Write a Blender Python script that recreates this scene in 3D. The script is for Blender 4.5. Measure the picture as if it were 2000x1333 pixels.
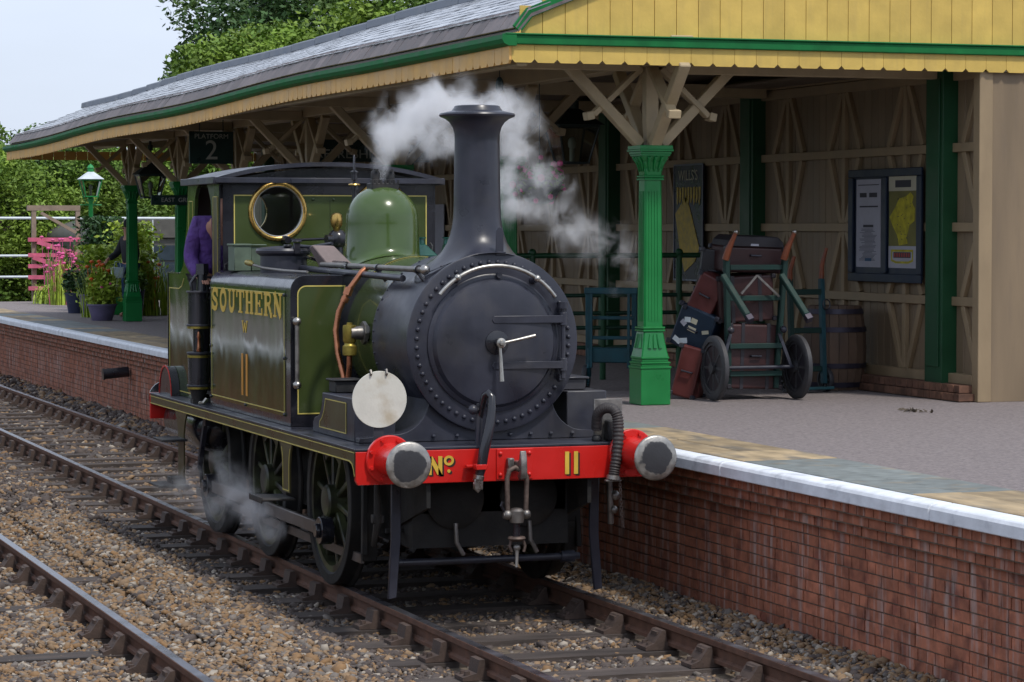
import bpy, bmesh, math, random
import numpy as np
from mathutils import Vector, Matrix, Euler, noise as mnoise
random.seed(7); RNG = np.random.default_rng(7)
R = math.radians; PI = math.pi
sc = bpy.context.scene
for o in list(bpy.data.objects): bpy.data.objects.remove(o)
# ------------------------------------------------------------------ camera
cd = bpy.data.cameras.new('camera'); cam = bpy.data.objects.new('camera', cd); sc.collection.objects.link(cam)
cam.location = (-6.094, -17.0452, 2.5805)
cam.rotation_euler = (R(90-2.342), 0, R(-19.2))
cd.sensor_width = 36; cd.lens = 5339.8/2000*36; cd.clip_start = .1; cd.clip_end = 3000
sc.camera = cam
# ------------------------------------------------------------------ world, sun, exposure
SUN = Vector((.16, -.50, .84)).normalized()
w = bpy.data.worlds.new('World'); sc.world = w; w.use_nodes = True
nt = w.node_tree; nt.nodes.clear()
def wn(t, **k):
    n = nt.nodes.new(t)
    for a, b in k.items(): setattr(n, a, b)
    return n
sky = wn('ShaderNodeTexSky', sky_type='NISHITA', sun_disc=False, sun_elevation=math.asin(SUN.z), sun_rotation=math.atan2(SUN.x, SUN.y), air_density=1.0, dust_density=2.0, ozone_density=1.5)
tc = wn('ShaderNodeTexCoord'); nz = wn('ShaderNodeTexNoise'); nz.inputs['Scale'].default_value = 1.6; nz.inputs['Detail'].default_value = 6
mp = wn('ShaderNodeMapping'); mp.inputs['Scale'].default_value = (1, 1, 3)
rp = wn('ShaderNodeValToRGB'); rp.color_ramp.elements[0].position = .36; rp.color_ramp.elements[1].position = .60
mx = wn('ShaderNodeMixRGB'); mx.inputs[2].default_value = (7.7, 8.6, 10.3, 1)
ml = wn('ShaderNodeMath', operation='MULTIPLY_ADD'); ml.inputs[1].default_value = .38; ml.inputs[2].default_value = .55
bg = wn('ShaderNodeBackground'); bg.inputs['Strength'].default_value = .105
ow = wn('ShaderNodeOutputWorld')
L = nt.links.new
L(tc.outputs['Generated'], mp.inputs[0]); L(mp.outputs[0], nz.inputs['Vector']); L(nz.outputs['Fac'], rp.inputs[0])
L(rp.outputs[0], ml.inputs[0]); L(ml.outputs[0], mx.inputs[0]); L(sky.outputs[0], mx.inputs[1]); L(mx.outputs[0], bg.inputs[0]); L(bg.outputs[0], ow.inputs[0])
ld = bpy.data.lights.new('sun', 'SUN'); ld.energy = 2.3; ld.angle = R(5); ld.color = (1, .95, .87)
sun = bpy.data.objects.new('sun', ld); sc.collection.objects.link(sun); sun.rotation_euler = SUN.to_track_quat('Z', 'Y').to_euler(); sun.location = (10, -20, 30)
sc.view_settings.view_transform = 'Standard'; sc.view_settings.look = 'None'; sc.view_settings.exposure = 0; sc.view_settings.gamma = 1
sc.view_settings.use_curve_mapping = False
sc.cycles.use_denoising = True; sc.cycles.max_bounces = 8; sc.cycles.volume_bounces = 4; sc.cycles.volume_max_steps = 96; sc.cycles.volume_step_rate = 1.0
sc.cycles.transparent_max_bounces = 16; sc.cycles.caustics_reflective = False; sc.cycles.caustics_refractive = False
# ------------------------------------------------------------------ materials
MATS = {}
def srgb(*c):
    return tuple(((x/255)/12.92 if x/255 <= .04045 else (((x/255)+.055)/1.055)**2.4) for x in c)
def M(name, col, rough=.5, metal=0, var=.12, scale=6, bump=0, bscale=60, coat=0, rnd=0, col2=None, mixpos=(.45, .6), streak=0, streakcol=(.5, .5, .48), coord='world', spec=.5, stretch=(1, 1, 1), rvar=.1, bd=.01):
    """painted / wooden / stone surface: base tone broken by noise, optional second tone, fine relief, run-down streaks"""
    m = bpy.data.materials.new(name); m.use_nodes = True; t = m.node_tree; b = t.nodes['Principled BSDF']
    def n(ty, **k):
        x = t.nodes.new(ty)
        for a, v in k.items(): setattr(x, a, v)
        return x
    Lk = t.links.new
    if coord == 'world': src = n('ShaderNodeNewGeometry').outputs['Position']
    else: src = n('ShaderNodeTexCoord').outputs['Object']
    mpp = n('ShaderNodeMapping'); mpp.inputs['Scale'].default_value = stretch; Lk(src, mpp.inputs[0]); vec = mpp.outputs[0]
    nz = n('ShaderNodeTexNoise'); nz.inputs['Scale'].default_value = scale; nz.inputs['Detail'].default_value = 6; Lk(vec, nz.inputs['Vector'])
    base = n('ShaderNodeRGB').outputs[0]; base.default_value = (*col, 1)
    if col2:
        rp = n('ShaderNodeValToRGB'); rp.color_ramp.elements[0].position = mixpos[0]; rp.color_ramp.elements[1].position = mixpos[1]
        n2 = n('ShaderNodeTexNoise'); n2.inputs['Scale'].default_value = scale*.6; n2.inputs['Detail'].default_value = 8; Lk(vec, n2.inputs['Vector']); Lk(n2.outputs['Fac'], rp.inputs[0])
        mm = n('ShaderNodeMixRGB'); mm.inputs[2].default_value = (*col2, 1); Lk(base, mm.inputs[1]); Lk(rp.outputs[0], mm.inputs[0]); base = mm.outputs[0]
    if rnd:
        oi = n('ShaderNodeObjectInfo'); mr = n('ShaderNodeMapRange'); mr.inputs['To Min'].default_value = 1-rnd; mr.inputs['To Max'].default_value = 1+rnd; Lk(oi.outputs['Random'], mr.inputs['Value'])
        hs = n('ShaderNodeHueSaturation'); Lk(mr.outputs[0], hs.inputs['Value']); Lk(base, hs.inputs['Color']); base = hs.outputs[0]
    mr = n('ShaderNodeMapRange'); mr.inputs['From Min'].default_value = .3; mr.inputs['From Max'].default_value = .7; mr.inputs['To Min'].default_value = 1-var; mr.inputs['To Max'].default_value = 1+var
    Lk(nz.outputs['Fac'], mr.inputs['Value'])
    hv = n('ShaderNodeHueSaturation'); Lk(mr.outputs[0], hv.inputs['Value']); Lk(base, hv.inputs['Color']); base = hv.outputs[0]
    if streak:
        m2 = n('ShaderNodeMapping'); m2.inputs['Scale'].default_value = (14, 14, 1.6); Lk(src, m2.inputs[0])
        n3 = n('ShaderNodeTexNoise'); n3.inputs['Scale'].default_value = 1; n3.inputs['Detail'].default_value = 5; Lk(m2.outputs[0], n3.inputs['Vector'])
        r3 = n('ShaderNodeValToRGB'); r3.color_ramp.elements[0].position = .52; r3.color_ramp.elements[1].position = .74; Lk(n3.outputs['Fac'], r3.inputs[0])
        k3 = n('ShaderNodeMath', operation='MULTIPLY'); k3.inputs[1].default_value = streak; Lk(r3.outputs[0], k3.inputs[0])
        mm = n('ShaderNodeMixRGB'); mm.inputs[2].default_value = (*streakcol, 1); Lk(k3.outputs[0], mm.inputs[0]); Lk(base, mm.inputs[1]); base = mm.outputs[0]
    Lk(base, b.inputs['Base Color'])
    mr2 = n('ShaderNodeMapRange'); mr2.inputs['From Min'].default_value = .3; mr2.inputs['From Max'].default_value = .7; mr2.inputs['To Min'].default_value = max(0, rough-rvar); mr2.inputs['To Max'].default_value = min(1, rough+rvar)
    Lk(nz.outputs['Fac'], mr2.inputs['Value']); Lk(mr2.outputs[0], b.inputs['Roughness'])
    b.inputs['Metallic'].default_value = metal; b.inputs['Specular IOR Level'].default_value = spec
    b.inputs['Coat Weight'].default_value = coat; b.inputs['Coat Roughness'].default_value = .06
    if bump:
        nb = n('ShaderNodeTexNoise'); nb.inputs['Scale'].default_value = bscale; nb.inputs['Detail'].default_value = 6; Lk(vec, nb.inputs['Vector'])
        bp = n('ShaderNodeBump'); bp.inputs['Strength'].default_value = bump; bp.inputs['Distance'].default_value = bd; Lk(nb.outputs['Fac'], bp.inputs['Height']); Lk(bp.outputs[0], b.inputs['Normal'])
    MATS[name] = m; return m
# locomotive
M('loco_green', (.052, .074, .022), .22, var=.16, scale=2.2, coat=.5, bump=.05, bscale=5, bd=.03, rvar=.08)
M('side_green', (.036, .062, .016), .10, var=.35, scale=2.0, coat=.15, bump=.10, bscale=3.2, bd=.03, rvar=.05, stretch=(1, 1.6, 1.0))
M('dome_green', (.056, .098, .022), .22, var=.10, scale=3, coat=.35, rvar=.05, bump=.03, bscale=8)
M('valance_olive', (.066, .056, .020), .35, var=.2, scale=5, coat=.1)
M('black_gloss', (.014, .014, .020), .28, var=.25, scale=4, coat=.4, rvar=.1)
M('black_satin', (.028, .030, .045), .38, var=.28, scale=4, bump=.10, bscale=18, spec=.55, col2=(.046, .045, .052), mixpos=(.52, .72), rvar=.14, streak=.12, streakcol=(.09, .08, .075))
M('black_soot', (.016, .016, .018), .6, var=.4, scale=9, bump=.2, bscale=40, col2=(.05, .042, .036), mixpos=(.5, .75))
M('frame_dirt', (.011, .0105, .010), .7, var=.4, scale=9, bump=.3, bscale=30, col2=(.028, .024, .02), mixpos=(.5, .7))
M('beam_red', (.62, .016, .012), .3, var=.1, scale=4, coat=.3, bump=.03)
M('steel', (.42, .40, .37), .32, 1, var=.2, scale=12, bump=.05)
M('steel_bright', (.48, .46, .42), .36, 1, var=.12, scale=14)
M('steel_dull', (.24, .225, .21), .45, .8, var=.3, scale=14, bump=.15, bscale=50)
M('rusty_link', (.13, .095, .08), .6, .5, var=.4, scale=20, bump=.2)
M('copper', (.48, .20, .11), .32, 1, var=.25, scale=16)
M('brass', (.60, .39, .12), .28, 1, var=.15, scale=16)
M('brass_old', (.34, .27, .06), .4, .8, var=.25, scale=20)
M('line_yellow', (.62, .52, .14), .4, var=.1)
M('letter_gold', (.70, .46, .06), .4, var=.12, scale=12)
M('letter_orange', (.70, .30, .04), .4, var=.12)
M('letter_shadow', (.02, .015, .012), .5)
M('disc_white', (.66, .65, .58), .55, var=.06, scale=9, col2=(.50, .44, .33), mixpos=(.58, .75), bump=.08)
M('wheel_green', (.066, .078, .034), .4, var=.35, scale=8, col2=(.022, .022, .018), mixpos=(.4, .6))
M('rod_steel', (.17, .15, .14), .45, .7, var=.3, scale=10)
M('hose_rubber', (.040, .034, .034), .6, var=.3, scale=18, bump=.2)
M('cab_brown', (.075, .05, .035), .6, var=.2)
M('bag_pinkish', (.20, .155, .15), .7, var=.2, scale=14, bump=.2, col2=(.30, .25, .18), mixpos=(.6, .7))
M('tin_green', (.10, .14, .10), .6, var=.25, scale=10, bump=.15)
M('lamp_green', (.012, .12, .085), .3, var=.15, coat=.3)
# station
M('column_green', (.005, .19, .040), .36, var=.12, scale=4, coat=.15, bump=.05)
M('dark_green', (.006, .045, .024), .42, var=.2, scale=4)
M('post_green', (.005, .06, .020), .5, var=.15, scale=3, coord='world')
M('gutter_green', (.008, .15, .040), .6, var=.2, scale=5, spec=.25)
M('valance_yellow', (.66, .46, .11), .5, var=.09, scale=6, rnd=.07, bump=.12, bscale=30, streak=.18, streakcol=(.34, .24, .10))
M('valance_orange', (.80, .46, .13), .5, var=.1, scale=4, rnd=.06, bump=.05)
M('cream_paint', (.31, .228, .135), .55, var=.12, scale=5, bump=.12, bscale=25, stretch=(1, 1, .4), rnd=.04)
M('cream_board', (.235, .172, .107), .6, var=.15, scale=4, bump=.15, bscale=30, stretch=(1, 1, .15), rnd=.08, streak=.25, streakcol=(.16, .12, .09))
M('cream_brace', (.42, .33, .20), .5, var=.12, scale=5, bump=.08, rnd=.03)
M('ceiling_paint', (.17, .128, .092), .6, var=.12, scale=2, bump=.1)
M('slate', (.40, .42, .46), .22, var=.25, scale=8, rnd=.28, bump=.2, bscale=30, coord='world', spec=.9)
M('slate_edge', (.15, .125, .125), .6, var=.3, scale=10, rnd=.25, bump=.3)
M('lead', (.17, .19, .23), .5, .2, var=.2, scale=4)
M('white_edge', (.80, .83, .88), .6, var=.1, scale=8, col2=(.52, .55, .60), mixpos=(.58, .74), bump=.25, bscale=22)
M('slab_buff', (.36, .27, .16), .75, var=.30, scale=9, rnd=.25, bump=.2, bscale=16, stretch=(1, .35, 1), col2=(.20, .17, .13), mixpos=(.5, .66))
M('slab_grey', (.19, .21, .205), .7, var=.22, scale=9, rnd=.15, bump=.2, bscale=20, col2=(.24, .22, .18), mixpos=(.56, .7))
M('asphalt', (.265, .228, .222), .88, var=.22, scale=45, bump=.9, bscale=160, col2=(.185, .158, .160), mixpos=(.36, .66), bd=.008)
M('brick', (.42, .155, .088), .8, var=.3, scale=10, rnd=.20, bump=.3, bscale=60, col2=(.22, .075, .05), mixpos=(.50, .70), streak=.85, streakcol=(.50, .42, .39))
M('plinth_red', (.17, .085, .055), .85, var=.35, scale=12, rnd=.25, bump=.3, bscale=60)
M('mortar', (.20, .16, .12), .9, var=.3, scale=12, bump=.3)
M('ballast_bed', (.13, .10, .07), .9, var=.4, scale=12, bump=.8, bscale=40)
M('earth', (.10, .085, .05), .95, var=.4, scale=3, bump=.5, bscale=20, col2=(.06, .075, .03), mixpos=(.45, .6))
M('stone_tan', (.25, .165, .095), .8, var=.3, scale=14)
M('stone_ochre', (.24, .14, .065), .8, var=.3, scale=14)
M('stone_grey', (.17, .145, .125), .75, var=.3, scale=14)
M('stone_dark', (.085, .066, .058), .8, var=.3, scale=14)
M('stone_pale', (.37, .32, .26), .75, var=.2, scale=14)
M('rail_rust', (.125, .062, .040), .8, var=.3, scale=12, bump=.2)
M('rail_top', (.30, .30, .33), .3, .9, var=.2, scale=4)
M('sleeper_wood', (.070, .055, .048), .85, var=.4, scale=9, bump=.6, bscale=40, rnd=.2, stretch=(.25, 1, 1))
M('chair_iron', (.075, .050, .040), .8, var=.3, scale=14, bump=.3)
M('noticeboard_navy', (.008, .018, .040), .45, var=.2)
M('paper_white', (.40, .40, .46), .8, var=.08)
M('paper_cream', (.50, .47, .36), .8, var=.08)
M('paper_yellow', (.42, .37, .03), .8, var=.3, scale=14, coord='world')
M('map_olive', (.17, .16, .05), .8, var=.2)
M('ink', (.05, .05, .06), .8)
M('ink_red', (.35, .06, .05), .7)
M('ink_blue', (.06, .14, .26), .7)
M('poster_navy', (.012, .016, .045), .3, var=.2)
M('poster_yellow', (.40, .27, .02), .4, var=.3, scale=18)
M('sign_dark', (.010, .035, .032), .35, var=.1)
M('sign_white', (.42, .44, .40), .5)
M('barrow_teal', (.010, .065, .085), .6, var=.25, scale=8, rnd=.05)
M('barrow_green', (.004, .030, .024), .65, var=.25, scale=8)
M('tyre', (.045, .045, .050), .6, var=.2)
M('trunk_maroon', (.040, .012, .012), .5, var=.25, scale=6, bump=.15)
M('case_red', (.115, .026, .024), .45, var=.2, scale=7, bump=.1)
M('case_blue', (.006, .018, .040), .45, var=.2, scale=7)
M('trunk_black', (.022, .020, .026), .4, var=.2)
M('handle_wood', (.20, .055, .022), .45, var=.25, scale=12)
M('barrel_oak', (.12, .075, .05), .7, var=.3, scale=8, bump=.3, rnd=.15, stretch=(1, 1, .2))
M('hoop_iron', (.045, .04, .06), .5, .5, var=.2)
M('lantern_dark', (.014, .030, .030), .45, var=.2)
M('lantern_glass', (.6, .64, .58), .2, var=.1)
M('coat_purple', (.10, .045, .22), .8, var=.15, scale=9, bump=.9, bscale=9, bd=.06)
M('skin', (.52, .27, .19), .55, var=.08)
M('jeans', (.02, .06, .14), .8, var=.2)
M('jacket_dark', (.02, .022, .03), .8, var=.2)
M('bag_white', (.55, .68, .72), .6)
M('pot_purple', (.13, .11, .20), .5, var=.2)
M('pot_navy', (.03, .04, .09), .5, var=.2)
M('leaf_lime', (.34, .46, .045), .6, var=.4, scale=9, coord='world')
M('leaf_mid', (.13, .25, .035), .6, var=.4, scale=3)
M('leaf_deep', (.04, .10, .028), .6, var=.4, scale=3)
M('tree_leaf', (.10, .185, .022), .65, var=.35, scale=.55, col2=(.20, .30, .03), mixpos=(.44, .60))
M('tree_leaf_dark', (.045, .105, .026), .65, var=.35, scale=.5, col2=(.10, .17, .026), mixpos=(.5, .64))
M('bark', (.09, .07, .05), .9, var=.3, bump=.5)
M('flower_orange', (.72, .13, .02), .6)
M('flower_pink', (.70, .10, .30), .6)
M('rail_white', (.62, .68, .72), .4)
M('trellis_pink', (.62, .13, .22), .6, var=.2)
M('trellis_wood', (.28, .21, .16), .7, var=.2)
M('van_grey', (.10, .095, .085), .6, var=.2)
M('van_dark', (.02, .035, .05), .4, var=.2)
M('green_plastic', (.02, .28, .07), .5)
for _n in MATS['side_green'].node_tree.nodes:
    if _n.type == 'TEX_NOISE' and abs(_n.inputs['Scale'].default_value-3.2) < .01: _n.inputs['Detail'].default_value = .6
# glass
def glassmat(name, col=(.9, .95, .95), tr=1.0):
    m = bpy.data.materials.new(name); m.use_nodes = True; t = m.node_tree; t.nodes.clear()
    o = t.nodes.new('ShaderNodeOutputMaterial'); mixs = t.nodes.new('ShaderNodeMixShader'); g = t.nodes.new('ShaderNodeBsdfGlossy'); tr_ = t.nodes.new('ShaderNodeBsdfTransparent'); f = t.nodes.new('ShaderNodeFresnel')
    g.inputs['Roughness'].default_value = .03; tr_.inputs['Color'].default_value = (*col, 1); f.inputs['IOR'].default_value = 1.5
    t.links.new(f.outputs[0], mixs.inputs[0]); t.links.new(tr_.outputs[0], mixs.inputs[1]); t.links.new(g.outputs[0], mixs.inputs[2]); t.links.new(mixs.outputs[0], o.inputs[0])
    MATS[name] = m
glassmat('glass'); glassmat('glass_dusty', (.6, .63, .58))
# buffer face: bright rim, greasy middle with an irregular edge (object space)
def buffer_face():
    m = M('buffer_steel', (.40, .38, .35), .42, .9, var=.25, scale=18, coord='object', bump=.1)
    t = m.node_tree; b = t.nodes['Principled BSDF']
    tcx = t.nodes.new('ShaderNodeTexCoord'); ln = t.nodes.new('ShaderNodeVectorMath'); ln.operation = 'LENGTH'; t.links.new(tcx.outputs['Object'], ln.inputs[0])
    nz = t.nodes.new('ShaderNodeTexNoise'); nz.inputs['Scale'].default_value = 14; nz.inputs['Detail'].default_value = 5; t.links.new(tcx.outputs['Object'], nz.inputs['Vector'])
    oi = t.nodes.new('ShaderNodeObjectInfo'); nz.noise_dimensions = '4D'; t.links.new(oi.outputs['Random'], nz.inputs['W'])
    a = t.nodes.new('ShaderNodeMath'); a.operation = 'MULTIPLY_ADD'; a.inputs[1].default_value = .09; t.links.new(nz.outputs['Fac'], a.inputs[0]); t.links.new(ln.outputs['Value'], a.inputs[2])
    r = t.nodes.new('ShaderNodeValToRGB'); r.color_ramp.elements[0].position = .152; r.color_ramp.elements[1].position = .160; r.color_ramp.elements[0].color = (1, 1, 1, 1); r.color_ramp.elements[1].color = (0, 0, 0, 1); t.links.new(a.outputs[0], r.inputs[0])
    old = b.inputs['Base Color'].links[0].from_socket; mm = t.nodes.new('ShaderNodeMixRGB'); mm.inputs[2].default_value = (.045, .045, .05, 1); t.links.new(r.outputs[0], mm.inputs[0]); t.links.new(old, mm.inputs[1]); t.links.new(mm.outputs[0], b.inputs['Base Color'])
    k = t.nodes.new('ShaderNodeMath'); k.operation = 'MULTIPLY_ADD'; k.inputs[1].default_value = -.7; k.inputs[2].default_value = .85; t.links.new(r.outputs[0], k.inputs[0]); t.links.new(k.outputs[0], b.inputs['Metallic'])
buffer_face()
# ------------------------------------------------------------------ geometry helpers
class MB:
    def __init__(s): s.v = []; s.f = []; s.m = []; s.mi = 0
    def add(s, vs, fs):
        k = len(s.v); s.v += [tuple(p) for p in vs]; s.f += [tuple(i+k for i in f) for f in fs]; s.m += [s.mi]*len(fs); return s
    def box(s, x0, x1, y0, y1, z0, z1):
        return s.add([(x, y, z) for x in (x0, x1) for y in (y0, y1) for z in (z0, z1)], [(0, 1, 3, 2), (4, 6, 7, 5), (0, 4, 5, 1), (2, 3, 7, 6), (0, 2, 6, 4), (1, 5, 7, 3)])
    def obox(s, c, sz, rot=(0, 0, 0)):
        m = Euler(rot).to_matrix(); c = Vector(c); h = [q/2 for q in sz]
        return s.add([c + m @ Vector((i*h[0], j*h[1], k*h[2])) for i in (-1, 1) for j in (-1, 1) for k in (-1, 1)], [(0, 1, 3, 2), (4, 6, 7, 5), (0, 4, 5, 1), (2, 3, 7, 6), (0, 2, 6, 4), (1, 5, 7, 3)])
    def bar(s, p0, p1, w, h, up=(0, 0, 1)):
        p0 = Vector(p0); p1 = Vector(p1); d = (p1-p0).normalized(); u = Vector(up)
        if abs(d.dot(u)) > .98: u = Vector((0, 1, 0))
        a = d.cross(u).normalized(); b = a.cross(d).normalized()
        vs = [p + a*i*w/2 + b*j*h/2 for p in (p0, p1) for i in (-1, 1) for j in (-1, 1)]
        return s.add(vs, [(0, 1, 3, 2), (4, 6, 7, 5), (0, 4, 5, 1), (2, 3, 7, 6), (0, 2, 6, 4), (1, 5, 7, 3)])
    def cyl(s, p0, p1, r0, r1=None, n=20, caps=True):
        r1 = r0 if r1 is None else r1; p0 = Vector(p0); p1 = Vector(p1); d = (p1-p0).normalized(); u = Vector((0, 0, 1)) if abs(d.z) < .9 else Vector((1, 0, 0))
        a = d.cross(u).normalized(); b = a.cross(d)
        vs = [p + (a*math.cos(2*PI*i/n)+b*math.sin(2*PI*i/n))*r for p, r in ((p0, r0), (p1, r1)) for i in range(n)]
        fs = [(i, (i+1) % n, n+(i+1) % n, n+i) for i in range(n)]
        if caps: fs += [tuple(range(n-1, -1, -1)), tuple(range(n, 2*n))]
        return s.add(vs, fs)
    def tube(s, path, r, n=10, caps=True):
        P = [Vector(p) for p in path]; k = len(P); rs = r if isinstance(r, (list, tuple)) else [r]*k
        T = [(P[min(i+1, k-1)]-P[max(i-1, 0)]).normalized() for i in range(k)]
        u = Vector((0, 0, 1)) if abs(T[0].z) < .9 else Vector((1, 0, 0)); a = T[0].cross(u).normalized(); vs = []
        for i in range(k):
            a = (a - T[i]*a.dot(T[i])).normalized(); b = T[i].cross(a)
            vs += [P[i] + (a*math.cos(2*PI*j/n)+b*math.sin(2*PI*j/n))*rs[i] for j in range(n)]
        fs = [(i*n+j, i*n+(j+1) % n, (i+1)*n+(j+1) % n, (i+1)*n+j) for i in range(k-1) for j in range(n)]
        if caps: fs += [tuple(range(n-1, -1, -1)), tuple(range((k-1)*n, k*n))]
        return s.add(vs, fs)
    def lathe(s, prof, o=(0, 0, 0), axis='z', n=48, caps=True):
        """prof: list of (radius, height along axis)"""
        o = Vector(o); vs = []
        for r, h in prof:
            for i in range(n):
                c, q = math.cos(2*PI*i/n)*r, math.sin(2*PI*i/n)*r
                vs.append(o + Vector({'z': (c, q, h), 'y': (c, h, q), 'x': (h, c, q)}[axis]))
        fs = [(j*n+i, j*n+(i+1) % n, (j+1)*n+(i+1) % n, (j+1)*n+i) for j in range(len(prof)-1) for i in range(n)]
        if prof[0] == prof[-1] or not caps: return s.add(vs, fs)
        if prof[0][0] > 1e-4: fs.append(tuple(range(n-1, -1, -1)))
        if prof[-1][0] > 1e-4: fs.append(tuple(range((len(prof)-1)*n, len(prof)*n)))
        return s.add(vs, fs)
    def sphere(s, c, r, n=12, sz=(1, 1, 1)):
        c = Vector(c); k = n//2; vs = []; 
        for j in range(1, k):
            t = PI*j/k
            vs += [c+Vector((math.sin(t)*math.cos(2*PI*i/n)*r*sz[0], math.sin(t)*math.sin(2*PI*i/n)*r*sz[1], math.cos(t)*r*sz[2])) for i in range(n)]
        vs += [c+Vector((0, 0, r*sz[2])), c-Vector((0, 0, r*sz[2]))]; T = len(vs)-2
        fs = [(j*n+i, (j+1)*n+i, (j+1)*n+(i+1) % n, j*n+(i+1) % n) for j in range(k-2) for i in range(n)]
        fs += [(T, i, (i+1) % n) for i in range(n)] + [(T+1, (k-2)*n+(i+1) % n, (k-2)*n+i) for i in range(n)]
        return s.add(vs, fs)
    def prism(s, poly, axis, a, b):
        """poly in (x,z) for axis y, (y,z) for axis x, (x,y) for axis z; extruded a..b"""
        f = {'y': lambda p, h: (p[0], h, p[1]), 'x': lambda p, h: (h, p[0], p[1]), 'z': lambda p, h: (p[0], p[1], h)}[axis]
        n = len(poly); vs = [f(p, a) for p in poly]+[f(p, b) for p in poly]
        return s.add(vs, [(i, (i+1) % n, n+(i+1) % n, n+i) for i in range(n)]+[tuple(range(n-1, -1, -1)), tuple(range(n, 2*n))])
    def strip(s, pts, w, axis, a, b, closed=False):
        """flat ribbon of width w along 2D pts, extruded a..b along axis"""
        P = [Vector(p) for p in pts]; k = len(P); l = []; r = []
        for i in range(k):
            if closed: d0 = (P[i]-P[i-1]).normalized(); d1 = (P[(i+1) % k]-P[i]).normalized()
            else: d0 = (P[i]-P[max(i-1, 0)]); d1 = (P[min(i+1, k-1)]-P[i]); d0 = (d0 if d0.length > 0 else d1).normalized(); d1 = (d1 if d1.length > 0 else d0).normalized()
            n0 = Vector((-d0.y, d0.x)); n1 = Vector((-d1.y, d1.x)); nn = (n0+n1); nn = nn.normalized() if nn.length > .01 else n0
            c = max(.4, nn.dot(n0)); l.append(P[i]+nn*w/2/c); r.append(P[i]-nn*w/2/c)
        rng = range(k) if closed else range(k-1)
        for i in rng:
            j = (i+1) % k; s.prism([l[i], r[i], r[j], l[j]], axis, a, b)
        return s
    def me(s, name, mats, smooth=40, recalc=True):
        me = bpy.data.meshes.new(name); me.from_pydata([tuple(p) for p in s.v], [], s.f)
        for m in (mats if isinstance(mats, (list, tuple)) else [mats]): me.materials.append(MATS[m])
        if any(s.m): me.polygons.foreach_set('material_index', s.m)
        if recalc:
            bm = bmesh.new(); bm.from_mesh(me); bmesh.ops.recalc_face_normals(bm, faces=bm.faces[:]); bm.to_mesh(me); bm.free()
        if smooth:
            me.polygons.foreach_set('use_smooth', [True]*len(me.polygons)); me.set_sharp_from_angle(angle=R(smooth))
        me.update(); return me
COL = sc.collection
FR = {}       # frame offset of every object: where its origin lies in its thing's frame
def thing(name, label, cat, at=(0, 0, 0), rot=(0, 0, 0), group=None, local=False, kind=None):
    """local=True: parts are given in the thing's own frame; otherwise in world coordinates"""
    o = bpy.data.objects.new(name, None); COL.objects.link(o); o.location = at; o.rotation_euler = rot; o.empty_display_size = .2
    FR[o] = Vector((0, 0, 0)) if local else Vector(at)
    tag(o, label, cat, group, kind); return o
def tag(o, label=None, cat=None, group=None, kind=None):
    if label: o['label'] = label
    if cat: o['category'] = cat
    if group: o['group'] = group
    if kind: o['kind'] = kind
    return o
def put(name, mb, mat, parent=None, smooth=40, bevel=0, label=None, kind=None, origin=None, seg=1, recalc=True):
    v = np.array([tuple(p) for p in mb.v]); c = Vector((v.min(0)+v.max(0))/2) if origin is None else Vector(origin)
    if parent is None and origin is None: c.z = v[:, 2].min()
    mb.v = [tuple(Vector(p)-c) for p in mb.v]; me = mb.me(name, mat, smooth, recalc)
    return inst(name, me, c, parent, bevel=bevel, label=label, kind=kind, seg=seg)
def inst(name, me, at, parent=None, rot=None, scale=None, bevel=0, label=None, kind=None, seg=1):
    o = bpy.data.objects.new(name, me); COL.objects.link(o); at = Vector(at)
    if parent is not None: o.parent = parent; o.location = at-FR[parent]
    else: o.location = at
    FR[o] = at
    if rot: o.rotation_euler = rot
    if scale: o.scale = scale
    if bevel:
        b = o.modifiers.new('bevel', 'BEVEL'); b.width = bevel; b.segments = seg; b.limit_method = 'ANGLE'; b.angle_limit = R(35); b.harden_normals = False
    if label: o['label'] = label
    if kind: o['kind'] = kind
    return o
KIDS = {}
def copy_tree(o, loc=None, rot=None, parent=None, label=None):
    c = o.copy(); COL.objects.link(c)
    if parent is not None: c.parent = parent
    if loc is not None: c.location = loc
    if rot is not None: c.rotation_euler = rot
    if label: c['label'] = label
    for ch in [x for x in bpy.data.objects if x.parent == o]: copy_tree(ch, parent=c)
    FR[c] = FR.get(o, Vector()); return c
def text_mesh(txt, size, mat, depth=.003, sx=1):
    cu = bpy.data.curves.new('t', 'FONT'); cu.body = txt; cu.size = size; cu.extrude = depth; cu.align_x = 'CENTER'; cu.align_y = 'CENTER'
    ob = bpy.data.objects.new('t', cu); COL.objects.link(ob); dg = bpy.context.evaluated_depsgraph_get()
    me = bpy.data.meshes.new_from_object(ob.evaluated_get(dg)); bpy.data.objects.remove(ob); bpy.data.curves.remove(cu)
    me.materials.clear(); me.materials.append(MATS[mat])
    if sx != 1: me.transform(Matrix.Diagonal((sx, 1, 1, 1)))
    return me
def arc(cx, cy, r, a0, a1, n=12, ry=None):
    ry = r if ry is None else ry
    return [(cx+r*math.cos(R(a0+(a1-a0)*i/n)), cy+ry*math.sin(R(a0+(a1-a0)*i/n))) for i in range(n+1)]
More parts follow.
